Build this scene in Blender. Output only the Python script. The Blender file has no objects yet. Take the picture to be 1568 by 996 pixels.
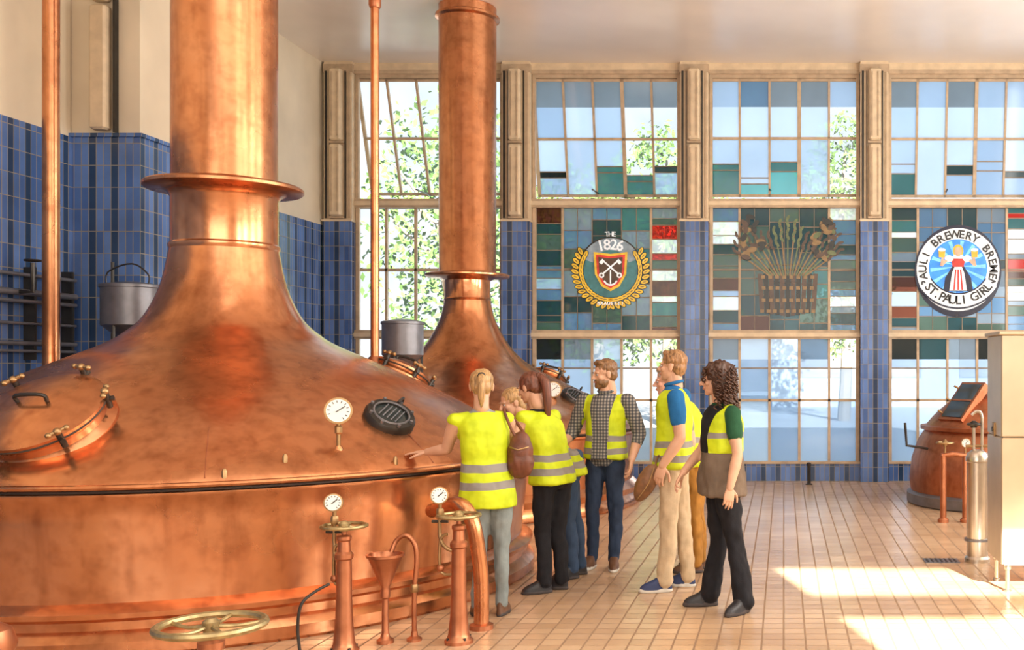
import bpy, math, random
from mathutils import Vector, Matrix, noise
from mathutils.bvhtree import BVHTree
R = random.Random(7)
scene = bpy.context.scene
V = Vector
# ------------------------------------------------------------------ materials
def newmat(name):
    m = bpy.data.materials.new(name); m.use_nodes = True
    nt = m.node_tree
    b = nt.nodes.get('Principled BSDF')
    return m, nt, b
def rgba(c): return (c[0], c[1], c[2], 1.0)
def mixrgb(nt, fac, a, b, bt='MIX'):
    n = nt.nodes.new('ShaderNodeMixRGB'); n.blend_type = bt
    for sock, val in (('Fac', fac), ('Color1', a), ('Color2', b)):
        if isinstance(val, bpy.types.NodeSocket): nt.links.new(val, n.inputs[sock])
        elif sock == 'Fac': n.inputs[sock].default_value = val
        else: n.inputs[sock].default_value = rgba(val)
    return n.outputs['Color']
def math_(nt, op, a, b=None):
    n = nt.nodes.new('ShaderNodeMath'); n.operation = op
    for i, val in enumerate((a, b)):
        if val is None: continue
        if isinstance(val, bpy.types.NodeSocket): nt.links.new(val, n.inputs[i])
        else: n.inputs[i].default_value = val
    return n.outputs[0]
def objcoord(nt):
    return nt.nodes.new('ShaderNodeTexCoord').outputs['Object']
def noise_(nt, vec, scale, detail=3):
    n = nt.nodes.new('ShaderNodeTexNoise'); n.inputs['Scale'].default_value = scale
    n.inputs['Detail'].default_value = detail
    nt.links.new(vec, n.inputs['Vector']); return n.outputs['Fac']
def bump_(nt, b, h, strength, dist=0.01):
    n = nt.nodes.new('ShaderNodeBump'); n.inputs['Strength'].default_value = strength
    n.inputs['Distance'].default_value = dist
    nt.links.new(h, n.inputs['Height']); nt.links.new(n.outputs[0], b.inputs['Normal'])
def ramp_(nt, fac, stops):
    n = nt.nodes.new('ShaderNodeValToRGB')
    el = n.color_ramp.elements
    el[0].position = stops[0][0]; el[0].color = rgba(stops[0][1])
    el[1].position = stops[1][0]; el[1].color = rgba(stops[1][1])
    for p, c in stops[2:]:
        e = el.new(p); e.color = rgba(c)
    nt.links.new(fac, n.inputs[0]); return n.outputs[0]
def pm(name, col, rough=0.6, metal=0.0, var=0.12, vscale=8.0, bump=0.0, bscale=40.0, spec=None):
    m, nt, b = newmat(name)
    oc = objcoord(nt)
    f = noise_(nt, oc, vscale)
    dark = tuple(max(0, c*(1-var*1.6)) for c in col)
    lite = tuple(min(1, c*(1+var)) for c in col)
    nt.links.new(ramp_(nt, f, [(0.3, dark), (0.7, lite)]), b.inputs['Base Color'])
    b.inputs['Roughness'].default_value = rough
    b.inputs['Metallic'].default_value = metal
    if spec is not None: b.inputs['Specular IOR Level'].default_value = spec
    if bump > 0: bump_(nt, b, noise_(nt, oc, bscale), bump)
    return m
def copper_mat(name, base=(0.69,0.30,0.137), rmin=0.14, rmax=0.36):
    m, nt, b = newmat(name)
    oc = objcoord(nt)
    n1 = noise_(nt, oc, 1.3, 8); n2 = noise_(nt, oc, 9.0, 8)
    mp = nt.nodes.new('ShaderNodeMapping'); mp.inputs['Scale'].default_value = (9,9,1.2); nt.links.new(oc, mp.inputs[0])
    n3 = noise_(nt, mp.outputs[0], 1.0, 6)
    c = ramp_(nt, n1, [(0.30, tuple(x*0.62 for x in base)), (0.5, base), (0.72, (min(1,base[0]*1.10), base[1]*1.25, base[2]*1.45))])
    c2 = ramp_(nt, n2, [(0.30, (0.58,0.47,0.42)), (0.55, (1,1,1))])
    c3 = ramp_(nt, n3, [(0.28, (0.66,0.58,0.55)), (0.5, (1,1,1))])
    c = mixrgb(nt, 0.55, c, c2, 'MULTIPLY'); c = mixrgb(nt, 0.7, c, c3, 'MULTIPLY')
    nt.links.new(c, b.inputs['Base Color'])
    b.inputs['Metallic'].default_value = 0.9
    r = nt.nodes.new('ShaderNodeMapRange'); r.inputs['To Min'].default_value = rmax; r.inputs['To Max'].default_value = rmin
    r.inputs['From Min'].default_value = 0.3; r.inputs['From Max'].default_value = 0.7
    nt.links.new(n1, r.inputs['Value']); nt.links.new(r.outputs[0], b.inputs['Roughness'])
    bump_(nt, b, noise_(nt, oc, 4.0, 3), 0.14, 0.025)
    return m
def tile_mat(name, c1, c2, dark, grout, w, h, floor=False, mortar=0.004, rough=0.18):
    m, nt, b = newmat(name)
    oc = objcoord(nt)
    s = nt.nodes.new('ShaderNodeSeparateXYZ'); nt.links.new(oc, s.inputs[0])
    cb = nt.nodes.new('ShaderNodeCombineXYZ')
    if floor:
        u = s.outputs[0]; v = s.outputs[1]
    else:
        u = math_(nt, 'ADD', math_(nt, 'ADD', s.outputs[0], s.outputs[1]), 40.0); v = s.outputs[2]
    nt.links.new(u, cb.inputs[0]); nt.links.new(v, cb.inputs[1])
    br = nt.nodes.new('ShaderNodeTexBrick'); br.offset = 0.0; br.squash = 1.0
    br.inputs['Scale'].default_value = 1.0
    br.inputs['Brick Width'].default_value = w; br.inputs['Row Height'].default_value = h
    br.inputs['Mortar Size'].default_value = mortar; br.inputs['Mortar Smooth'].default_value = 0.1
    br.inputs['Color1'].default_value = rgba(c1); br.inputs['Color2'].default_value = rgba(c2)
    br.inputs['Mortar'].default_value = rgba(grout)
    nt.links.new(cb.outputs[0], br.inputs['Vector'])
    col = br.outputs['Color']
    if dark is not None:
        k = math_(nt, 'FLOOR', math_(nt, 'DIVIDE', u, w))
        k = math_(nt, 'MODULO', k, 7.0)
        m1 = math_(nt, 'LESS_THAN', math_(nt, 'ABSOLUTE', math_(nt, 'SUBTRACT', k, 1.0)), 0.5)
        m2 = math_(nt, 'LESS_THAN', math_(nt, 'ABSOLUTE', math_(nt, 'SUBTRACT', k, 4.0)), 0.5)
        msk = math_(nt, 'ADD', m1, m2)
        inv = math_(nt, 'SUBTRACT', 1.0, br.outputs['Fac'])
        col = mixrgb(nt, math_(nt, 'MULTIPLY', math_(nt, 'MULTIPLY', msk, inv), 0.85), col, dark)
    n = noise_(nt, oc, 0.9 if floor else 2.5, 6)
    st = ramp_(nt, n, [(0.3, (0.74,0.70,0.66)), (0.62, (1.0,1.0,1.0))])
    col = mixrgb(nt, 0.85, col, st, 'MULTIPLY')
    nt.links.new(col, b.inputs['Base Color'])
    rr = nt.nodes.new('ShaderNodeMapRange'); rr.inputs['To Min'].default_value = rough; rr.inputs['To Max'].default_value = 0.7
    nt.links.new(br.outputs['Fac'], rr.inputs['Value']); nt.links.new(rr.outputs[0], b.inputs['Roughness'])
    bump_(nt, b, math_(nt, 'SUBTRACT', 1.0, br.outputs['Fac']), 0.35, 0.004)
    return m
def glass_mat(name, col, trans=0.6, var=0.15):
    """stained / frosted pane: tinted transmission plus scattering of the daylight behind it"""
    m, nt, b = newmat(name)
    nt.nodes.remove(b)
    out = [n for n in nt.nodes if n.type == 'OUTPUT_MATERIAL'][0]
    oc = objcoord(nt)
    f = noise_(nt, oc, 0.9, 3)
    c = ramp_(nt, f, [(0.3, tuple(x*(1-var) for x in col)), (0.7, tuple(min(1, x*(1+var*0.6)) for x in col))])
    t = nt.nodes.new('ShaderNodeBsdfTransparent'); nt.links.new(c, t.inputs[0])
    tl = nt.nodes.new('ShaderNodeBsdfTranslucent'); nt.links.new(c, tl.inputs[0])
    g = nt.nodes.new('ShaderNodeBsdfGlossy'); g.inputs['Roughness'].default_value = 0.08
    m1 = nt.nodes.new('ShaderNodeMixShader'); m1.inputs[0].default_value = 1-trans
    nt.links.new(t.outputs[0], m1.inputs[1]); nt.links.new(tl.outputs[0], m1.inputs[2])
    m2 = nt.nodes.new('ShaderNodeMixShader'); m2.inputs[0].default_value = 0.035
    nt.links.new(m1.outputs[0], m2.inputs[1]); nt.links.new(g.outputs[0], m2.inputs[2])
    nt.links.new(m2.outputs[0], out.inputs[0])
    return m
def glow_glass(name, col, e=0.6):
    """opaque emblem glass; its emission stands in for daylight coming through"""
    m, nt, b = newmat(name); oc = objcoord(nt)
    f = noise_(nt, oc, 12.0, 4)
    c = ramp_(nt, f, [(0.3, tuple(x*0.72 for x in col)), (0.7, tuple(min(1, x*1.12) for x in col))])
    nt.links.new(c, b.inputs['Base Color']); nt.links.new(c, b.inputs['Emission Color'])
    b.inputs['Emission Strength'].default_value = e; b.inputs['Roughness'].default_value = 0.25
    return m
M = {}
M['copper'] = copper_mat('copper')
M['copper_d'] = copper_mat('copper_darker', (0.55,0.22,0.11), 0.3, 0.5)
M['seam'] = pm('dark_seam', (0.05,0.03,0.02), 0.7)
M['brass'] = pm('aged_brass', (0.42,0.27,0.13), 0.4, 0.9)
M['wheel'] = pm('wheel_brass', (0.46,0.36,0.18), 0.4, 0.85, 0.25, 20)
M['iron'] = pm('dark_iron', (0.06,0.055,0.05), 0.4, 0.7)
M['steel'] = pm('stainless', (0.62,0.57,0.50), 0.28, 0.95, 0.06)
M['steel_w'] = pm('stainless_panel', (0.62,0.52,0.38), 0.38, 0.85, 0.10, 2.0)
M['steel_g'] = pm('grey_steel', (0.22,0.22,0.24), 0.4, 0.6)
M['white'] = pm('dial_white', (0.85,0.85,0.82), 0.4, 0, 0.02)
M['black'] = pm('black_print', (0.02,0.02,0.02), 0.5)
M['dglass'] = pm('dark_glass', (0.04,0.05,0.05), 0.05)
M['cream'] = pm('cream_plaster', (0.76,0.66,0.50), 0.75, 0, 0.06, 1.5)
M['ceil'] = pm('ceiling_paint', (0.91,0.83,0.75), 0.3, 0, 0.05, 0.8)
M['frame'] = pm('frame_paint', (0.52,0.39,0.26), 0.5, 0, 0.12)
M['cond'] = pm('conduit_paint', (0.70,0.56,0.38), 0.5, 0, 0.08)
M['tile'] = tile_mat('blue_wall_tile', (0.055,0.135,0.38), (0.13,0.25,0.58), (0.010,0.035,0.085), (0.30,0.28,0.22), 0.072, 0.215)
M['floor'] = tile_mat('floor_tile', (0.58,0.385,0.235), (0.70,0.49,0.31), None, (0.33,0.21,0.125), 0.135, 0.135, True, 0.007, rough=0.24)
M['lead'] = pm('window_lead', (0.26,0.21,0.16), 0.5, 0.2)
GL = {
 'pale': ((0.50,0.62,0.79),0.25), 'pale2': ((0.62,0.73,0.87),0.25), 'pale3': ((0.38,0.50,0.68),0.25), 'clear': ((0.93,0.97,1.0),0.92), 'white': ((0.95,0.97,0.98),0.3),
 'teal': ((0.05,0.17,0.17),0.22), 'dteal': ((0.02,0.055,0.06),0.22), 'gblue': ((0.11,0.20,0.31),0.2),
 'grey': ((0.21,0.25,0.29),0.2), 'olive': ((0.07,0.11,0.085),0.22), 'brown': ((0.09,0.025,0.015),0.5),
 'red': ((0.65,0.02,0.015),0.6), 'aqua': ((0.10,0.42,0.42),0.5), 'dark':((0.015,0.02,0.02),0.3)}
for k, (c, t) in GL.items(): M['g_'+k] = glass_mat('glass_'+k, c, t, 0.08 if 'pale' in k else 0.2)
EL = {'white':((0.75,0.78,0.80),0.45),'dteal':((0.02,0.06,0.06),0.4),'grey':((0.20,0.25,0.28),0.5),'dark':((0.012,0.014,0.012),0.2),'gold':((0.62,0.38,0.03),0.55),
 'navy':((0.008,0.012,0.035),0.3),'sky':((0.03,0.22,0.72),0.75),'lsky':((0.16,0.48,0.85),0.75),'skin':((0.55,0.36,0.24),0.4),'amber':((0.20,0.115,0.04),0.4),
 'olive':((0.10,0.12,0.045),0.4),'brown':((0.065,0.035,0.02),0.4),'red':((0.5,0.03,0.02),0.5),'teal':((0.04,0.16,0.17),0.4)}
for k,(c,e_) in EL.items(): M['e_'+k]=glow_glass('emblem_glow_'+k,c,e_)
# ------------------------------------------------------------------ mesh builder
class MB:
    def __init__(s): s.v=[]; s.f=[]; s.m=[]; s.mats=[]
    def mi(s, key):
        if key not in s.mats: s.mats.append(key)
        return s.mats.index(key)
    def add(s, vs, fs, key):
        o=len(s.v); s.v.extend([V(p) for p in vs]); k=s.mi(key)
        for f in fs: s.f.append([i+o for i in f]); s.m.append(k)
    def box(s, a, b, key, bev=0.0):
        x0,y0,z0=a; x1,y1,z1=b
        if bev<=0:
            vs=[(x0,y0,z0),(x1,y0,z0),(x1,y1,z0),(x0,y1,z0),(x0,y0,z1),(x1,y0,z1),(x1,y1,z1),(x0,y1,z1)]
            s.add(vs,[(0,3,2,1),(4,5,6,7),(0,1,5,4),(1,2,6,5),(2,3,7,6),(3,0,4,7)],key)
        else:
            rings=[]
            for z,i in ((z0,bev),(z0+bev,0),(z1-bev,0),(z1,bev)):
                c=bev
                rings.append([(x0+i+c,y0+i,z),(x1-i-c,y0+i,z),(x1-i,y0+i+c,z),(x1-i,y1-i-c,z),(x1-i-c,y1-i,z),(x0+i+c,y1-i,z),(x0+i,y1-i-c,z),(x0+i,y0+i+c,z)])
            s.rings(rings,key)
    def rings(s, rings, key, cap=True):
        n=len(rings[0]); vs=[p for r in rings for p in r]; fs=[]
        for i in range(len(rings)-1):
            for j in range(n):
                k=(j+1)%n; fs.append((i*n+j,i*n+k,(i+1)*n+k,(i+1)*n+j))
        if cap:
            fs.append(tuple(reversed(range(n)))); fs.append(tuple((len(rings)-1)*n+j for j in range(n)))
        s.add(vs,fs,key)
    def lathe(s, prof, c, key, seg=64, axis=V((0,0,1)), cap=True):
        axis=V(axis).normalized(); c=V(c)
        q=V((0,0,1)).rotation_difference(axis)
        rr=[]
        for r,z in prof:
            rr.append([c+q@V((r*math.cos(2*math.pi*j/seg), r*math.sin(2*math.pi*j/seg), z)) for j in range(seg)])
        s.rings(rr,key,cap)
    def cyl(s, a, b, r, key, seg=16, r2=None):
        a=V(a); b=V(b); L=(b-a).length
        s.lathe([(r,0),(r if r2 is None else r2,L)],a,key,seg,b-a)
    def torus(s, c, axis, Rr, r, key, seg=40, ms=10):
        q=V((0,0,1)).rotation_difference(V(axis).normalized()); c=V(c); vs=[]; fs=[]
        for i in range(seg):
            a=2*math.pi*i/seg
            for j in range(ms):
                b=2*math.pi*j/ms
                vs.append(c+q@V(((Rr+r*math.cos(b))*math.cos(a),(Rr+r*math.cos(b))*math.sin(a),r*math.sin(b))))
        for i in range(seg):
            for j in range(ms):
                fs.append((i*ms+j,((i+1)%seg)*ms+j,((i+1)%seg)*ms+(j+1)%ms,i*ms+(j+1)%ms))
        s.add(vs,fs,key)
    def ell(s, c, r, key, rot=None, seg=16, rg=10):
        c=V(c); vs=[]; fs=[]
        rot=rot or Matrix.Identity(3)
        vs.append(c+rot@V((0,0,-r[2])))
        for i in range(1,rg):
            t=-math.pi/2+math.pi*i/rg
            for j in range(seg):
                a=2*math.pi*j/seg
                vs.append(c+rot@V((r[0]*math.cos(t)*math.cos(a), r[1]*math.cos(t)*math.sin(a), r[2]*math.sin(t))))
        vs.append(c+rot@V((0,0,r[2])))
        for j in range(seg):
            fs.append((0,1+(j+1)%seg,1+j))
            for i in range(rg-2):
                fs.append((1+i*seg+j,1+i*seg+(j+1)%seg,1+(i+1)*seg+(j+1)%seg,1+(i+1)*seg+j))
            fs.append((1+(rg-2)*seg+j,1+(rg-2)*seg+(j+1)%seg,len(vs)-1))
        s.add(vs,fs,key)
    def tube(s, pts, rad, key, seg=10, smooth=0, cap=True):
        pts=[V(p) for p in pts]
        if smooth:
            out=[]; n=len(pts)
            rads=rad if isinstance(rad,(list,tuple)) else [rad]*n
            ro=[]
            for i in range(n-1):
                p0=pts[max(0,i-1)];p1=pts[i];p2=pts[i+1];p3=pts[min(n-1,i+2)]
                for k in range(smooth):
                    t=k/smooth
                    out.append(0.5*((2*p1)+(p2-p0)*t+(2*p0-5*p1+4*p2-p3)*t*t+(3*p1-p0-3*p2+p3)*t**3))
                    ro.append(rads[i]*(1-t)+rads[i+1]*t)
            out.append(pts[-1]); ro.append(rads[-1]); pts=out; rad=ro
        n=len(pts); rads=rad if isinstance(rad,(list,tuple)) else [rad]*n
        d=(pts[1]-pts[0]).normalized()
        up=V((0,0,1)) if abs(d.z)<0.9 else V((0,1,0))
        u=d.cross(up).normalized(); rr=[]
        for i in range(n):
            if i==0: t=pts[1]-pts[0]
            elif i==n-1: t=pts[-1]-pts[-2]
            else: t=(pts[i+1]-pts[i-1])
            t.normalize()
            u=(u-t*u.dot(t)).normalized(); w=t.cross(u)
            rr.append([pts[i]+(u*math.cos(2*math.pi*j/seg)+w*math.sin(2*math.pi*j/seg))*rads[i] for j in range(seg)])
        s.rings(rr,key,cap)
    def cap2(s, a, b, ra, rb, key, seg=14):
        """round-ended tapered limb"""
        a=V(a); b=V(b); L=(b-a).length; pr=[]
        for i in range(5):
            t=math.pi/2*i/5
            pr.append((max(ra*math.sin(t),0.0008), -ra*math.cos(t)))
        for i in range(5):
            t=i/4; pr.append((ra*(1-t)+rb*t, L*t))
        for i in range(1,6):
            t=math.pi/2*i/5
            pr.append((max(rb*math.cos(t),0.0008), L+rb*math.sin(t)))
        s.lathe(pr,a,key,seg,(b-a) if L>1e-5 else V((0,0,1)))
    def poly(s, pts, key): s.add(pts,[tuple(range(len(pts)))],key)
    def mesh(s, name, origin=(0,0,0)):
        me=bpy.data.meshes.new(name); o=V(origin)
        me.from_pydata([tuple(p-o) for p in s.v],[],s.f)
        for k in s.mats: me.materials.append(M[k])
        me.polygons.foreach_set('material_index', s.m)
        me.update(); return me
    def build(s, name, origin=(0,0,0), parent=None, angle=38, smooth=True):
        me=s.mesh(name,origin)
        if smooth:
            me.shade_smooth()
            if angle<180: me.set_sharp_from_angle(angle=math.radians(angle))
        ob=bpy.data.objects.new(name,me); ob.location=origin
        scene.collection.objects.link(ob)
        if parent:
            ob.parent=parent
            ob.location=V(origin)-V(parent.location)
        return ob
def empty(name, loc=(0,0,0)):
    e=bpy.data.objects.new(name,None); e.location=loc; e.empty_display_size=0.2
    scene.collection.objects.link(e); return e

# ------------------------------------------------------------------ room shell
YB=15.42          # glass plane of the far window wall
ZC=6.14
b=MB(); b.box((-8.2,-3.2,-0.2),(6.8,15.6,0),'floor'); b.build('floor',smooth=False)
b=MB(); b.box((-8.2,-3.2,ZC),(6.8,15.7,ZC+0.3),'ceil'); b.build('ceiling',smooth=False)
# left wall: near leaf, pier, far leaf
b=MB()
def two(bb,x0,x1,y0,y1,zt):
    bb.box((x0,y0,0),(x1,y1,zt),'tile'); bb.box((x0,y0,zt),(x1-0.012,y1,ZC),'cream')
two(b,-8.2,-6.95,-3.2,10.2,3.93)
two(b,-8.2,-6.74,10.8,15.6,3.75)
b.build('wall_left',smooth=False)
b=MB()
b.box((-8.0,10.2,0),(-6.28,10.8,3.93),'tile')
b.box((-8.0,10.212,3.93),(-6.292,10.8,ZC),'cream')
b.box((-8.0,10.17,3.93),(-6.25,10.83,3.965),'tile')
b.build('trim_pier_left',smooth=False)
b=MB(); b.box((6.6,-3.2,0),(6.8,15.6,ZC),'cream'); b.build('wall_right',smooth=False)
# unseen wall behind the viewpoint, slots added to shape the floor sun patches
b=MB()
for (x0,x1,z0,z1) in ((-8.2,3.08,0,ZC),(3.08,6.8,0,4.33),(3.08,6.8,4.93,5.18),(3.08,6.8,5.74,ZC)):
    b.box((x0,-3.4,z0),(x1,-3.2,z1),'cream')
b.build('wall_front',smooth=False)
# far wall: base, beams, ends
b=MB()
b.box((-8.2,15.34,0),(6.8,15.6,0.26),'tile')
b.box((-8.2,15.32,0.255),(6.8,15.6,0.29),'frame')
b.box((-8.2,15.34,6.03),(6.8,15.6,ZC),'cond')
b.box((-8.2,15.32,5.98),(6.8,15.6,6.035),'frame')
for z0,z1 in ((4.02,4.15),(2.09,2.22)):
    b.box((-6.7,15.34,z0),(6.8,15.52,z1),'frame')
    b.box((-6.7,15.31,z0+0.03),(6.8,15.34,z1-0.04),'cond')
b.build('wall_back',smooth=False)
cols=[-6.51,-3.91,-1.306,1.326,3.94]
for i,cx in enumerate(cols):
    b=MB(); w=0.205
    b.box((cx-w,15.22,0),(cx+w,15.56,3.80),'tile')
    b.box((cx-w-0.012,15.205,3.80),(cx+w+0.012,15.56,3.83),'cond')
    b.box((cx-w,15.25,3.83),(cx+w,15.56,ZC),'cond')
    b.box((cx-w-0.01,15.24,5.98),(cx+w+0.01,15.3,6.10),'frame')
    # conduit covers
    for z0,z1 in ((3.87,4.92),(4.97,6.02)):
        b.box((cx-0.085,15.13,z0),(cx+0.085,15.25,z1),'cond',0.022)
        b.box((cx-0.05,15.12,z0+0.06),(cx-0.035,15.135,z1-0.06),'frame')
        b.box((cx+0.035,15.12,z0+0.06),(cx+0.05,15.135,z1-0.06),'frame')
        b.box((cx-0.10,15.19,z0-0.03),(cx+0.10,15.25,z0),'frame')
    b.box((cx-0.185,15.235,3.85),(cx-0.155,15.255,6.0),'iron')
    b.box((cx+0.105,15.235,3.85),(cx+0.125,15.255,6.0),'iron')
    b.box((cx-0.125,15.235,3.85),(cx-0.105,15.255,6.0),'lead')
    b.box((cx+0.155,15.235,3.85),(cx+0.18,15.255,6.0),'frame')
    b.build('trim_pilaster',smooth=False)
b=MB()
for z0,z1 in ((3.99,5.2),(5.24,ZC)):
    b.box((-6.72,10.09,z0),(-6.56,10.215,z1),'cond',0.02)
b.box((-6.52,10.15,3.97),(-6.50,10.215,ZC),'iron')
b.build('trim_conduit_left',smooth=False)

# ------------------------------------------------------------------ windows
def pane(bb,x0,x1,z0,z1,key,y,tilt=None):
    if key=='pale': key=R.choice(['pale','pale2','pale3','pale2'])
    def P(x,z):
        if tilt: 
            zt,ang=tilt; d=zt-z
            return (x,y+d*math.sin(ang),zt-d*math.cos(ang))
        return (x,y,z)
    bb.add([P(x0,z0),P(x1,z0),P(x1,z1),P(x0,z1)],[(0,1,2,3)],'g_'+key)
def bar(bb,x0,x1,z0,z1,key,y,th=0.03,tilt=None):
    n=len(bb.v); bb.box((x0,y-th,z0),(x1,y+th,z1),key)
    if tilt:
        zt,ang=tilt
        for i in range(n,len(bb.v)):
            p=bb.v[i]; d=zt-p.z; yy=p.y-y
            bb.v[i]=V((p.x, y+d*math.sin(ang)+yy*math.cos(ang), zt-d*math.cos(ang)+yy*math.sin(ang)))
def strips(fr,gl,x0,x1,z0,z1,pal,hmin,hmax,y,rnd,tilt=None):
    z=z1
    while z>z0+0.005:
        h=rnd.uniform(hmin,hmax)
        if z-h<z0+hmin*0.6: h=z-z0
        pane(gl,x0,x1,z-h,z,rnd.choice(pal),y,tilt)
        if z-h>z0+0.005: bar(fr,x0,x1,z-h-0.006,z-h+0.006,'lead',y,0.008,tilt)
        z-=h
def arc_text(bb,text,cx,cz,Rr,a_mid,span,size,y,key,flip=False):
    n=len(text)
    for i,ch in enumerate(text):
        if ch==' ': continue
        t=(i+0.5)/n-0.5
        a=a_mid-t*span if not flip else a_mid+t*span
        glyph(bb,ch,cx+Rr*math.cos(a),cz+Rr*math.sin(a),(a-math.pi/2) if not flip else (a+math.pi/2),size,y,key)
_gc={}
def glyph(bb,ch,x,z,rot,size,y,key):
    if ch not in _gc:
        cu=bpy.data.curves.new('t','FONT'); cu.body=ch; cu.size=1; cu.align_x='CENTER'; cu.align_y='CENTER'; cu.resolution_u=2; cu.offset=0.02
        ob=bpy.data.objects.new('t',cu); scene.collection.objects.link(ob)
        dg=bpy.context.evaluated_depsgraph_get(); me=bpy.data.meshes.new_from_object(ob.evaluated_get(dg))
        _gc[ch]=([tuple(v.co) for v in me.vertices],[tuple(p.vertices) for p in me.polygons])
        bpy.data.objects.remove(ob); bpy.data.meshes.remove(me)
    vs,fs=_gc[ch]; c=math.cos(rot); s=math.sin(rot)
    bb.add([(x+size*(p[0]*c-p[1]*s),y,z+size*(p[0]*s+p[1]*c)) for p in vs],fs,key)
def disc(bb,cx,cz,rx,rz,y,key,seg=40,rot=0):
    pts=[]
    for j in range(seg):
        a=2*math.pi*j/seg; px=rx*math.cos(a); pz=rz*math.sin(a)
        pts.append((cx+px*math.cos(rot)-pz*math.sin(rot),y,cz+px*math.sin(rot)+pz*math.cos(rot)))
    bb.poly(pts,key)
def ringf(bb,cx,cz,r0,r1,y,key,a0=0,a1=2*math.pi,seg=48):
    vs=[];fs=[]
    for j in range(seg+1):
        a=a0+(a1-a0)*j/seg
        vs+= [(cx+r0*math.cos(a),y,cz+r0*math.sin(a)),(cx+r1*math.cos(a),y,cz+r1*math.sin(a))]
    for j in range(seg): fs.append((2*j,2*j+1,2*j+3,2*j+2))
    bb.add(vs,fs,key)
def quadline(bb,x0,z0,x1,z1,w,y,key):
    d=V((x1-x0,0,z1-z0)).normalized(); n=V((-d.z,0,d.x))*w/2
    bb.poly([V((x0,y,z0))+n,V((x0,y,z0))-n,V((x1,y,z1))-n,V((x1,y,z1))+n],key)
def pl(bb,pts,y,key): bb.poly([(p[0],y,p[1]) for p in pts],key)

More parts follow.
